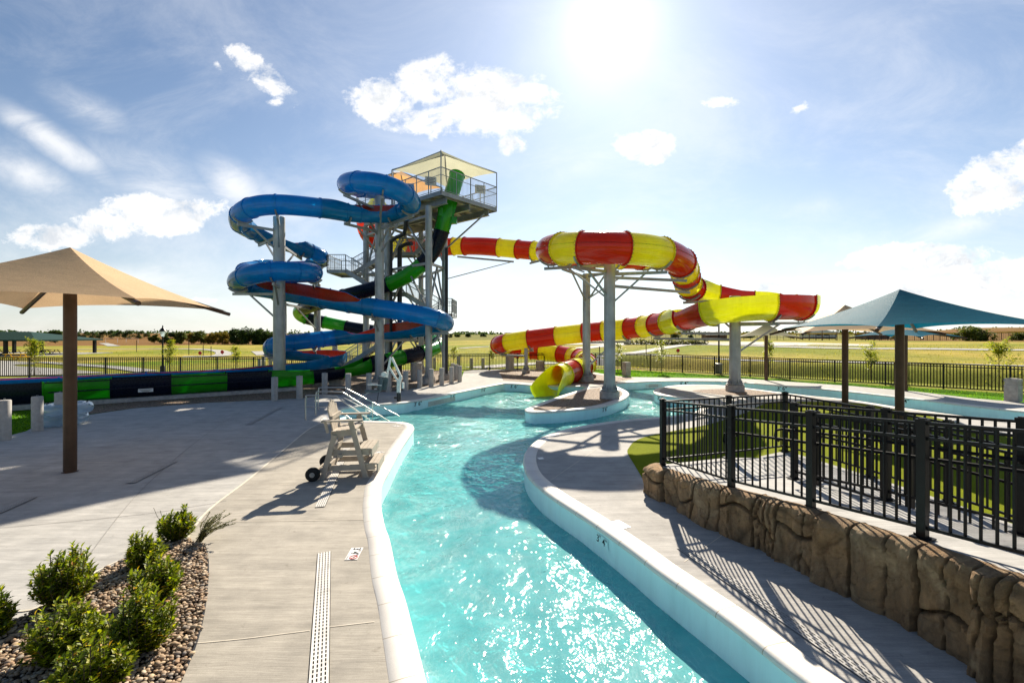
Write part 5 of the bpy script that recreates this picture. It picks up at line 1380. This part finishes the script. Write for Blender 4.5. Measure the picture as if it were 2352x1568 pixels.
def shrub(base,rx,h,lab,seed,n=75,L=.062,name='shrub'):
    rnd=random.Random(seed); r=thing(name,lab,'shrub',base,'leafy shrubs in the pebble bed')
    st=MB(); lf=MB(); base=Vector(base)
    for k in range(n):
        a=rnd.random()*6.283; t=rnd.random()**.6; tilt=t*1.15
        top=base+Vector((math.cos(a)*rx*t*rnd.uniform(.8,1.1),math.sin(a)*rx*t*rnd.uniform(.8,1.1),h*(1-.45*t*t)*rnd.choice((.6,.75,.9,.95,1.0,1.22))*rnd.uniform(.9,1.08)))
        b0_=base+Vector((math.cos(a)*.07*rnd.random(),math.sin(a)*.07*rnd.random(),.0)); mid=b0_.lerp(top,.5)+Vector((math.cos(a)*rx*.12,math.sin(a)*rx*.12,.0))
        pts=[b0_,mid,top]; st.tube(catmull(pts,n=3),.0045,5,0,False)
        cv=catmull(pts,n=12); 
        for j,p in enumerate(cv):
            if j<4: continue
            for g in range(2 if rnd.random()<.72 else 1):
                d=(cv[min(j+1,len(cv)-1)]-cv[j-1]).normalized(); ang=j*2.4+g*3.14+rnd.uniform(-.4,.4)
                sd=Vector((math.cos(ang),math.sin(ang),.15)); dd=(d*rnd.uniform(.3,.8)+sd).normalized()
                if j==len(cv)-1: dd=(d+sd*.5).normalized()
                ll=L*rnd.uniform(.65,1.2); leaf(lf,p,dd,Vector((0,0,1)),ll,ll*.24)
    st.build('stem',M['bark'],r); lf.build('foliage',LEAF,r,angle=180)
    return r
for u,v,rx,h,lab,sd,n in ((405,1243,.36,.44,'leafy shrub at the far tip of the pebble bed',1,80),(333,1303,.34,.40,'leafy shrub second from the far tip of the bed',2,70),(352,1382,.40,.44,'leafy shrub in the middle of the bed beside the long drain side',3,85),
   (150,1392,.40,.56,'round dark shrub alone on the plaza side of the bed',4,110),(325,1500,.38,.55,'tall leafy shrub in the nearest pair on the pool side',5,100),(150,1512,.42,.48,'broad leafy shrub in front of the round dark shrub',6,100),(212,1600,.40,.42,'leafy shrub at the bottom edge of the picture',7,90),(-28,1470,.30,.42,'leafy shrub cut by the left edge of the picture',8,60)):
    shrub(G(u,v),rx*.75,h*.97,lab,sd,n)
r=thing('wispy_plant','wispy arching weed growing out of the farthest shrub','plant',G(455,1245),None); rnd=random.Random(5); st=MB(); lf=MB(); B0=Vector(r.location)
for k in range(38):
    a=rnd.uniform(-.9,1.3); L=rnd.uniform(.18,.52); t=B0+Vector((math.cos(a)*L,math.sin(a)*L*.8,rnd.uniform(.15,.42))); c=catmull([B0+Vector((rnd.uniform(-.05,.05),0,0)),B0.lerp(t,.55)+Vector((0,0,.05)),t],n=9); st.tube(c,.003,5)
    for j,p in enumerate(c[3:]):
        for g in range(3):
            ang=rnd.random()*6.28; leaf(lf,p,Vector((math.cos(ang),math.sin(ang),.5)),Vector((0,0,1)),rnd.uniform(.018,.045),.007)
for k in range(3):
    c=catmull([B0+Vector((-.35,.1,.05)),B0+Vector((-.55-.06*k,.15,.25)),B0+Vector((-.62-.1*k,.2,.36+.04*k))],n=6); st.tube(c,.003,5)
st.build('stem',LEAF2,r); lf.build('foliage',LEAF2,r,angle=180)

# ---------------------------------------------------------------- young trees
SAPL=leafmat('sapling_leaf',[(0,(.15,.19,.015)),(.5,(.27,.31,.02)),(.85,(.40,.38,.03)),(1,(.46,.34,.03))],.5)
def sapling(p,h,w,lab,seed,nl=420,stake=True):
    rnd=random.Random(seed); r=thing('young_tree',lab,'young tree',p,'young trees along the fence'); p=Vector(p)
    mb=MB(); tr=catmull([p,p+Vector((rnd.uniform(-.05,.05),0,h*.5)),p+Vector((rnd.uniform(-.08,.08),0,h*.97))],n=6); mb.tube(tr,[.028-.022*i/(len(tr)-1) for i in range(len(tr))],7)
    lf=MB()
    for k in range(30):
        z=h*rnd.uniform(.30,.92); a=rnd.random()*6.28; L=w*(1.05-abs(z/h-.5)*1.35)*rnd.uniform(.45,1.1)
        b=p+Vector((0,0,z)); e=b+Vector((math.cos(a)*L,math.sin(a)*L,L*rnd.uniform(.6,1.3))); mb.tube([b,b.lerp(e,.5)+Vector((0,0,-.02)),e],[.009,.006,.003],5)
        for j in range(nl//30):
            q=b.lerp(e,rnd.uniform(.25,1.05))+Vector((rnd.gauss(0,.07),rnd.gauss(0,.07),rnd.gauss(0,.07))); ang=rnd.random()*6.28
            leaf(lf,q,Vector((math.cos(ang),math.sin(ang),rnd.uniform(-.6,.4))),Vector((0,0,1)),rnd.uniform(.10,.18),.05)
    mb.build('trunk',M['bark'],r); lf.build('crown',SAPL,r,angle=180)
    if stake:
        for g in (-1,1):
            mb=MB(); mb.bar(p+Vector((g*.5,.15,0)),p+Vector((0,0,h*.33)),.012,.012); mb.build('guy_stake',M['bark'],r)
for i,(u,v,vt,w,lab,n) in enumerate(((79,863,779,.72,'dense young tree before the picnic pavilion',900),(391,856,780,.62,'young tree beside the ornate lamp post',750),(542,850,795,.5,'young tree nearest the blue slide column',500),(1042,836,796,.5,'young tree beyond the fence just right of the tower',400),(1130,842,795,.4,'young tree behind the left end of the striped tube',350),
   (1419,851,786,.62,'young tree on the lawn right of the litter bin',420),(1519,856,781,.72,'young tree on the lawn left of the lamp pole',480),(1766,861,781,.5,'young tree behind the greige umbrella post',520),(2000,872,786,.72,'young tree left of the teal umbrella post',600),(2294,891,786,.85,'young tree above the right litter bin',700))):
    p=G(u,v); p.z=hterr(p.x,p.y); h=CAMZ+(HOR-vt)/F*p.y-p.z; sapling(p,h,w,lab,20+i,n)
# ---------------------------------------------------------------- distant trees
def treemat(name,stops): return leafmat(name,stops,.2,.7)
TD=treemat('far_leaf_dark',[(0,(.02,.05,.010)),(.5,(.045,.085,.015)),(1,(.09,.13,.02))]); TM=treemat('far_leaf_mid',[(0,(.06,.09,.012)),(.5,(.11,.14,.02)),(1,(.19,.20,.03))]); TA=treemat('far_leaf_autumn',[(0,(.13,.11,.015)),(.5,(.25,.19,.02)),(1,(.42,.27,.03))])
def fartree(p,h,w,mat,lab,seed,n=700,group='distant trees'):
    rnd=random.Random(seed); r=thing('tree',lab,'tree',p,group); p=Vector(p)
    mb=MB(); mb.tube([p-Vector((0,0,.3)),p+Vector((0,0,h*.35)),p+Vector((w*.05,0,h*.7))],[h*.03,h*.022,h*.008],7)
    for k in range(5):
        a=rnd.random()*6.28; mb.tube([p+Vector((0,0,h*.3)),p+Vector((math.cos(a)*w*.3,math.sin(a)*w*.3,h*.62))],[h*.015,h*.004],5)
    mb.build('trunk',M['bark'],r)
    lf=MB(); cl=[]
    for k in range(16):
        a=rnd.random()*6.28; q=rnd.random()**.5; z=rnd.uniform(.10,.86); rr=w*.5*min(1,(1.08-z)*1.5)**.7
        cl.append((p+Vector((math.cos(a)*rr*q,math.sin(a)*rr*q,h*z)),w*rnd.uniform(.13,.24)))
    for k in range(n):
        c,rad_=cl[k%16]; v=Vector((rnd.gauss(0,1),rnd.gauss(0,1),rnd.gauss(0,.8))); v=v.normalized()*rad_*rnd.uniform(.55,1.08)
        d=Vector((rnd.gauss(0,1),rnd.gauss(0,1),rnd.gauss(0,.6))); s_=(w*h)**.5*(.10 if n>1500 else .085)*rnd.uniform(.6,1.3); leaf(lf,c+v,d,Vector((0,0,1)),s_,s_*.45)
    lf.build('crown',mat,r,angle=180)
def TP(u,Y): 
    x=(u-CU)/F*Y; return Vector((x,Y,hterr(x,Y)))
def hpx(p,vt): return CAMZ+(HOR-vt)/F*p.y-p.z
near=[(1,'TD',598,178,757,46),(2,'TD',572,180,755,46),(3,'TD',545,184,757,42),(4,'TD',617,176,762,36),(5,'TA',511,190,762,30),(6,'TA',488,192,760,26),(7,'TM',462,195,761,30),(8,'TA',440,196,764,22),(9,'TM',418,198,763,26),(10,'TD',398,200,764,24),(11,'TD',378,205,765,20),(12,'TM',355,210,766,18),
 (13,'TD',128,205,759,28),(14,'TD',318,330,759.5,22),(15,'TD',298,330,758.5,22),(16,'TD',276,330,758.5,22),(17,'TD',256,335,758,20),(18,'TD',236,335,758.5,20),(19,'TD',216,335,759.5,20),(20,'TD',196,340,760.5,20),(21,'TD',182,345,762,14),(22,'TD',338,330,763,14),(24,'TD',20,420,764,14),(25,'TD',45,430,764,12),(27,'TD',83,420,764,14),
 (30,'TM',2234,140,753,62),(31,'TM',2340,145,765,30),(32,'TM',1345,240,764,24),(33,'TM',1548,235,763,22),(34,'TD',1640,240,763,22),(35,'TM',1292,330,766,20),(36,'TM',1720,245,766,22),(37,'TD',1585,240,769,12),(38,'TM',1990,230,765,14),(39,'TD',1110,420,765.5,14),(40,'TD',1075,420,766,14),(41,'TM',1050,430,766,14),(42,'TD',1035,415,767,10)]
pos_word={1:'tallest dark tree left of the blue slide column',2:'wide dark tree with the highest rounded crown beside the meadow',3:'dark tree at the left end of the dark clump',4:'dark tree partly behind the blue slide column',5:'golden autumn tree next to the dark clump',6:'golden autumn tree second from the dark clump',7:'olive tree between two golden trees',8:'small golden tree in the meadow row',9:'olive tree left of the small golden tree',10:'dark tree just right of the ornate lamp',11:'low dark tree behind the ornate lamp',12:'low olive tree left of the ornate lamp',13:'bushy dark tree behind the pavilion roof ridge',30:'big rounded tree on the crop hill behind the teal umbrella',31:'bushy tree at the right edge of the crop hill'}
for id_,m,u,Y,vt,wp in near:
    p=TP(u,Y); h=hpx(p,vt); w=wp/F*Y
    fartree(p,max(h,1.5),w,{'TD':TD,'TM':TM,'TA':TA}[m],pos_word.get(id_,'tree on the horizon '+('behind the brown field' if u<360 else 'beyond the ball field' if u>1200 else 'right of the tower')+(' with a dark crown' if m=='TD' else ' with a pale crown')),100+id_,1300 if id_>13 and id_<30 else 3000)
# ragged far tree belt and rough grass as masses
mb=MB(); rnd=random.Random(77)
for k in range(5200):
    u=rnd.uniform(-150,2500); Y=rnd.uniform(700,1500) if u<1200 else rnd.uniform(420,900)
    if 640<u<1000 and rnd.random()<.3: continue
    cl=noise.noise((u*.02,Y*.003,5))
    if cl<-.05: continue
    x=(u-CU)/F*Y; z=hterr(x,Y); s_=rnd.uniform(2,4.5)*(Y/800)
    leaf(mb,Vector((x,Y,z+rnd.uniform(0,6)*(Y/800)*(.4+cl))),Vector((rnd.gauss(0,1),rnd.gauss(0,.4),rnd.gauss(0,.6))),Vector((0,-1,.5)),s_,s_*.5)
tag(mb.build('woods',TD,angle=180),'far belt of woods along the horizon','woods',None,'stuff')
GRS=leafmat('dry_grass',[(0,(.16,.17,.02)),(.5,(.27,.235,.04)),(1,(.36,.28,.08))],.45,.8)
mb=MB()
for k in range(9000):
    u=rnd.uniform(-60,2420); v=805+70*rnd.random()**1.5; p=G(u,v)
    if fence_side(p.x,p.y)<.6 or p.y>95: continue
    if p.x<-10 and 838<v: continue
    z=hterr(p.x,p.y); a=rnd.random()*6.28; L=rnd.uniform(.06,.18)*(1+p.y/120)
    d=Vector((math.cos(a)*.4,math.sin(a)*.4,1)).normalized(); s_=Vector((-math.sin(a),math.cos(a),0))*L*.22
    b=Vector((p.x,p.y,z-.02)); mb.f([mb.v(b-s_),mb.v(b+s_),mb.v(b+d*L)])
tag(mb.build('meadow_grass',GRS),'rough dry tufts of meadow grass beyond the fence','grass',None,'stuff')
LAWN=leafmat('lawn_blade',[(0,(.05,.13,.006)),(.5,(.10,.22,.008)),(1,(.17,.28,.012))],.5,.6)
mb=MB(); k=0
while k<15000:
    t=rnd.random(); seg=rnd.randrange(2,8); a=FEN[seg]; b=FEN[seg+1] if seg+1<len(FEN) else FEN[seg]
    q=a.lerp(b,t); d=(b-a)
    if d.length<.1: k+=1; continue
    nq=Vector((d.y,-d.x,0)).normalized(); p=q+nq*rnd.uniform(.05,6.5); k+=1
    if inside((p.x,p.y),deck_poly): continue
    L=rnd.uniform(.05,.12); an=rnd.random()*6.28; dd=Vector((math.cos(an)*.5,math.sin(an)*.5,1)).normalized(); s_=Vector((-math.sin(an),math.cos(an),0))*L*.3
    z=hterr(p.x,p.y)-.01; c=Vector((p.x,p.y,z)); mb.f([mb.v(c-s_),mb.v(c+s_),mb.v(c+dd*L)])
for k in range(3500):
    p=G(rnd.uniform(-60,200),rnd.uniform(945,1000)); 
    if inside((p.x,p.y),deck_poly): continue
    L=rnd.uniform(.05,.1); an=rnd.random()*6.28; dd=Vector((math.cos(an)*.5,math.sin(an)*.5,1)).normalized(); s_=Vector((-math.sin(an),math.cos(an),0))*L*.3; c=Vector((p.x,p.y,-.06)); mb.f([mb.v(c-s_),mb.v(c+s_),mb.v(c+dd*L)])
tag(mb.build('lawn_grass',LAWN),'short bright lawn grass between the deck and the fence','grass',None,'stuff')

# ---------------------------------------------------------------- far furniture
# picnic pavilion
pv=thing('picnic_pavilion','open picnic pavilion with a green hipped metal roof','pavilion',(-87,78,-.4))
zb=hterr(-87,78); 
def pvx(u,v,Y): return P(u,v,Y)
mb=MB(); xl,xr,yn,yf=-97,-75.5,72,84; ze,zt=P(0,779.5,76).z,P(0,761.5,78).z
A=[Vector((xl,yn,ze)),Vector((xr,yn,ze)),Vector((xr,yf,ze)),Vector((xl,yf,ze))]; r1=Vector((xl+6,78,zt)); r2=Vector((xr-7,78,zt))
for q in ((A[0],A[1],r2,r1),(A[2],A[3],r1,r2)): mb.f([mb.v(p) for p in q])
mb.tri(A[1],A[2],r2); mb.tri(A[3],A[0],r1)
for i in range(4): mb.bar(A[i]-Vector((0,0,.12)),A[(i+1)%4]-Vector((0,0,.12)),.12,.24)
for k in range(34):
    t=(k+.5)/34; a=A[0].lerp(A[1],t); xr_=min(max(a.x,r1.x),r2.x); f=1 if r1.x<=a.x<=r2.x else ((a.x-xl)/6 if a.x<r1.x else (xr-a.x)/7)
    e=Vector((a.x,yn+(78-yn)*f,ze+(zt-ze)*f)); mb.bar(a+Vector((0,0,.04)),e+Vector((0,0,.04)),.05,.06)
mb.build('roof',M['roofgreen'],pv)
for x in (-96,-91,-86,-81,-76.3):
    for y in (72.8,83.2):
        mb=MB(); mb.box((x,y,(zb+ze)/2),(.4,.4,ze-zb)); mb.build('pavilion_post',M['black'],pv)
mb=MB(); mb.box((-86,78,zb-.02),(23,14,.2)); mb.build('floor_slab',M['road'],pv)
tb=thing('picnic_table','','picnic table',(0,0,0)); 
mb=MB(); mb.box((0,0,.74),(2.4,.75,.06)); mb.build('table_top',M['tableY'],tb)
for g in (-.7,.7):
    mb=MB(); mb.box((0,g,.44),(2.4,.28,.05)); mb.build('bench_seat',M['tableY'],tb)
for x in (-.9,.9):
    mb=MB(); mb.bar((x,-.75,0),(x,-.2,.72),.07,.07); mb.bar((x,.75,0),(x,.2,.72),.07,.07); mb.bar((x,-.75,.41),(x,.75,.41),.06,.06); mb.build('table_leg',M['tableY'],tb)
p=G(36,824); p.z=hterr(p.x,p.y); tb.location=p; tb.scale=(1.05,1.05,1.05); tag(tb,'yellow picnic table on the grass before the pavilion')
k=0
for x,y in ((-94,76),(-90,79),(-88.5,75),(-84,80),(-83,75.5),(-79,78),(-77,74.5)):
    t=copy_tree(tb); t.location=(x,y,zb+.08); t.scale=(1,1,1)
    for c in t.children:
        c.data=c.data.copy(); c.data.materials.clear(); c.data.materials.append(M['black'])
    tag(t,'black picnic table in the shade under the pavilion roof','picnic table','black tables under the pavilion')
# lamps and poles
lp=thing('ornate_lamp','black ornate lamp post with a lantern head beyond the fence','lamp post',(0,0,0)); p=G(374,853); p.z=hterr(p.x,p.y); lp.location=p
zt=CAMZ+(HOR-747)/F*p.y
mb=MB(); mb.lathe(p,[(.16,0),(.16,.5),(.07,.62),(.055,zt-p.z-1.05),(.10,zt-p.z-1.0),(.05,zt-p.z-.95)],14); mb.build('lamp_pole',M['black'],lp)
mb=MB(); mb.lathe(p,[(.11,zt-p.z-.93),(.22,zt-p.z-.5),(.2,zt-p.z-.48)],10); mb.build('lantern_glass',M['vinyl'],lp)
mb=MB(); mb.lathe(p,[(.27,zt-p.z-.5),(.16,zt-p.z-.3),(.06,zt-p.z-.2),(.03,zt-p.z),(0,zt-p.z)],12); mb.build('lantern_cap',M['black'],lp)
def pole(u,v,vt,lab,r=.06,head=True,mat='black',base=True):
    p=GT(u,v); zt=CAMZ+(HOR-vt)/F*p.y; t=thing('light_pole',lab,'light pole',p,'slim poles beyond the fence')
    mb=MB(); mb.tube([p,(p.x,p.y,zt)],r,8); mb.build('pole_shaft',M[mat],t)
    if head: mb=MB(); mb.bar((p.x,p.y,zt),(p.x-r*10,p.y,zt+r*1.5),r*4,r*1.6); mb.build('lamp_head',M[mat],t)
    if base: mb=MB(); mb.lathe(p,[(r*3.5,-.1),(r*3.5,.6),(0,.6)],12); mb.build('pole_base',M['pier'],t)
pole(1651,858,667,'tall black light pole behind the third column of the striped slide',.065,True,'black',False)
mb=MB(); c=P(1644,744,35.7); mb.box(c,(.4,.25,.42)); o=mb.build('speaker_box',M['galv2'],None,tuple(c)); tag(o,'grey box mounted on the tall black light pole','box')
for u,v,vt,lab in ((314,808,781,'thin pole in the meadow left of the ornate lamp'),(434,815,781,'thin pole in the meadow right of the ornate lamp'),(467,818,792,'short pole inside the path loop'),(485,819,795,'short pole at the right of the path loop'),(1472,799,765,'black pole on the car park beyond the second column'),(2007,795,760,'black pole behind the blue far umbrella'),(1377,826,795,'short pole beside the path behind the column'),(1484,818,790,'short pole where the paths meet')):
    pole(u,v,vt,lab,.05,vt<770,'black',vt<770)
for u,vt in ((1858,757),(1888,756),(1922,756),(1965,755),(1988,757),(2020,756),(2046,758)):
    pole(u,782,vt,'tall thin ball field light pole on the skyline',.12,False,'brown',False)
for o in [x for x in col.objects if x.get('label')=='tall thin ball field light pole on the skyline']: o['group']='ball field light poles'
# signs
def sign(u,v,vt,lab,octo=True):
    p=GT(u,v); zt=CAMZ+(HOR-vt)/F*p.y; t=thing('stop_sign',lab,'sign',p); mb=MB(); mb.bar(p,(p.x,p.y,zt),.07,.07); mb.build('sign_post',M['galv2'],t)
    mb=MB(); rr=4.3*p.y/F; a=[Vector((p.x+rr*math.cos(R(22.5+45*k)),p.y-.05,zt-.3+rr*math.sin(R(22.5+45*k)))) for k in range(8)]; b=[q+Vector((0,.03,0)) for q in a]
    mb.f([mb.v(q) for q in a]); mb.f([mb.v(q) for q in b][::-1]); mb.grid([a+[a[0]],b+[b[0]]],0,False); mb.build('sign_face',M['signred'],t)
sign(460,818,806,'red octagonal sign seen from behind inside the path loop'); sign(511,815,804,'red octagonal sign at the right bend of the path loop'); sign(1399,826,814,'red octagonal sign on the path left of the large column'); sign(1557,812,800,'red octagonal sign where the path meets the road')
# ball field house
p=TP(1878,215); hs=thing('scoreboard_house','white scorer house with a green hipped roof on the ball field','house',p)
w=12.3; zb,ze,zt=P(0,779,215).z,P(0,765,215).z,P(0,756,215).z
mb=MB(); mb.box((p.x,p.y,(zb+ze)/2+.5),(w,8,ze-zb-.9)); mb.build('wall',M['bldg'],hs)
mb=MB(); mb.box((p.x,p.y,zb+.2),(w-.4,7.6,1.5)); mb.build('base_wall',M['brick'],hs)
mb=MB(); A=[Vector((p.x+sx*(w/2+1.6),p.y+sy*5.4,ze)) for sx,sy in ((-1,-1),(1,-1),(1,1),(-1,1))]; T1=Vector((p.x-2,p.y,zt)); T2=Vector((p.x+2,p.y,zt))
mb.f([mb.v(q) for q in (A[0],A[1],T2,T1)]); mb.f([mb.v(q) for q in (A[2],A[3],T1,T2)]); mb.tri(A[1],A[2],T2); mb.tri(A[3],A[0],T1); mb.f([mb.v(q) for q in A][::-1]); mb.build('roof',M['roofgreen'],hs)
for dx in (-2.2,1.2):
    mb=MB(); mb.box((p.x+dx,p.y-4.03,(zb+ze)/2+.9),(2.6,.1,1.5)); f=mb.build('window_frame',M['white'],hs); mb=MB(); mb.box((p.x+dx,p.y-4.09,(zb+ze)/2+.9),(2.2,.05,1.15)); mb.build('pane',M['glass'],f)
# ball field fence with yellow cap
fp=[TP(u,Y) for u,Y in ((1330,185),(1480,180),(1650,172),(1800,165),(1950,160),(2100,156),(2250,150),(2420,146))]
ff=thing('outfield_fence','long dark outfield fence with a yellow cap beyond the road','fence',fp[0])
for a,b in zip(fp,fp[1:]):
    mb=MB(); n=10; U=Vector((0,0,1))
    for k in range(n): mb.bar(a.lerp(b,k/n),a.lerp(b,k/n)+U*2.3,.12,.12)
    for h in (.05,2.2): mb.bar(a+U*h,b+U*h,.08,.08)
    m=int((b-a).length/.5)
    for k in range(m): mb.bar(a.lerp(b,k/m),a.lerp(b,k/m)+U*2.2,.04,.04)
    mb.build('mesh_panel',M['black'],ff)
    mb=MB(); mb.bar(a+U*2.45,b+U*2.45,.3,.32); mb.build('safety_cap',M['tableY'],ff)
for u,lab in ((1540,'yellow foul pole left of the far tree'),(1566,'yellow foul pole right of the far tree')):
    p=TP(u,190); t=thing('foul_pole',lab,'pole',p); mb=MB(); mb.tube([p,p+Vector((0,0,6.2))],.1,8); mb.build('pole_shaft',M['tableY'],t)
# dugouts and far sheds
for u,Y,w,h,lab,m in ((1640,200,9,2.2,'low dark dugout behind the outfield fence','brick'),(2010,185,12,2.0,'long low dark dugout near the crop hill','brick'),(1200,330,26,3.0,'long pale shed on the horizon right of the tower','bldg'),(1262,340,18,2.6,'short pale shed on the horizon behind the striped tube','bldg'),(395,600,5,3,'lone pale farmhouse on the brown hill','bldg')):
    p=TP(u,Y); t=thing('shed',lab,'shed',p); mb=MB(); mb.box(p+Vector((0,0,h/2)),(w,5,h)); mb.build('wall',M[m],t); mb=MB(); mb.bar(p+Vector((-w/2-.4,-1.4,h+.25)),p+Vector((w/2+.4,-1.4,h+.25)),3.6,.12,0,(0,-.35,1)); mb.bar(p+Vector((-w/2-.4,1.4,h+.25)),p+Vector((w/2+.4,1.4,h+.25)),3.6,.12,0,(0,.35,1)); mb.build('roof',M['galv2'],t)
# water tower on the skyline
p=TP(600.5,900); zt=CAMZ+(HOR-752.5)/F*900; wt=thing('water_tower','tiny bulb water tower on the skyline above the dark trees','water tower',p)
mb=MB(); mb.lathe(p,[(1.2,0),(.9,zt-p.z-6.5),(1.2,zt-p.z-6)],12); mb.build('shaft',M['galv2'],wt); mb=MB(); mb.lathe(p,[(1,zt-p.z-6.5),(4.4,zt-p.z-4.2),(4.8,zt-p.z-2.6),(3,zt-p.z-.6),(0,zt-p.z)],18); mb.build('tank',M['galv2'],wt)
# goal frames in the meadow
for u,v,w in ((243,787,0),(290,787.5,0)):
    p=GT(u,v); t=thing('goal_frame','white goal frame at the '+('left' if u<260 else 'right')+' of the meadow top','goal',p); mb=MB(); a=5.5; 
    mb.tube([p,p+Vector((0,0,2.1)),p+Vector((a,0,2.1)),p+Vector((a,0,0))],.07,6); mb.build('goal_post',M['white'],t)
# low planted islands on the far car park
SH=leafmat('low_shrub',[(0,(.05,.06,.015)),(1,(.13,.12,.03))],.2,.7)
for u,v,w,lab in ((1290,789,9,'low shrub row on the car park island behind the striped tube'),(1500,798.5,6,'low shrub row at the road fork'),(1565,797,5,'low shrub row right of the road fork')):
    p=GT(u,v); t=thing('shrub_row',lab,'shrub row',p); mb=MB()
    for k in range(500):
        c=p+Vector((rnd.uniform(-w,w),rnd.uniform(-1,1),rnd.uniform(.05,.75))); leaf(mb,c,Vector((rnd.gauss(0,1),rnd.gauss(0,1),rnd.gauss(0,1))),Vector((0,0,1)),.5,.2)
    mb.build('foliage',SH,t,angle=180)
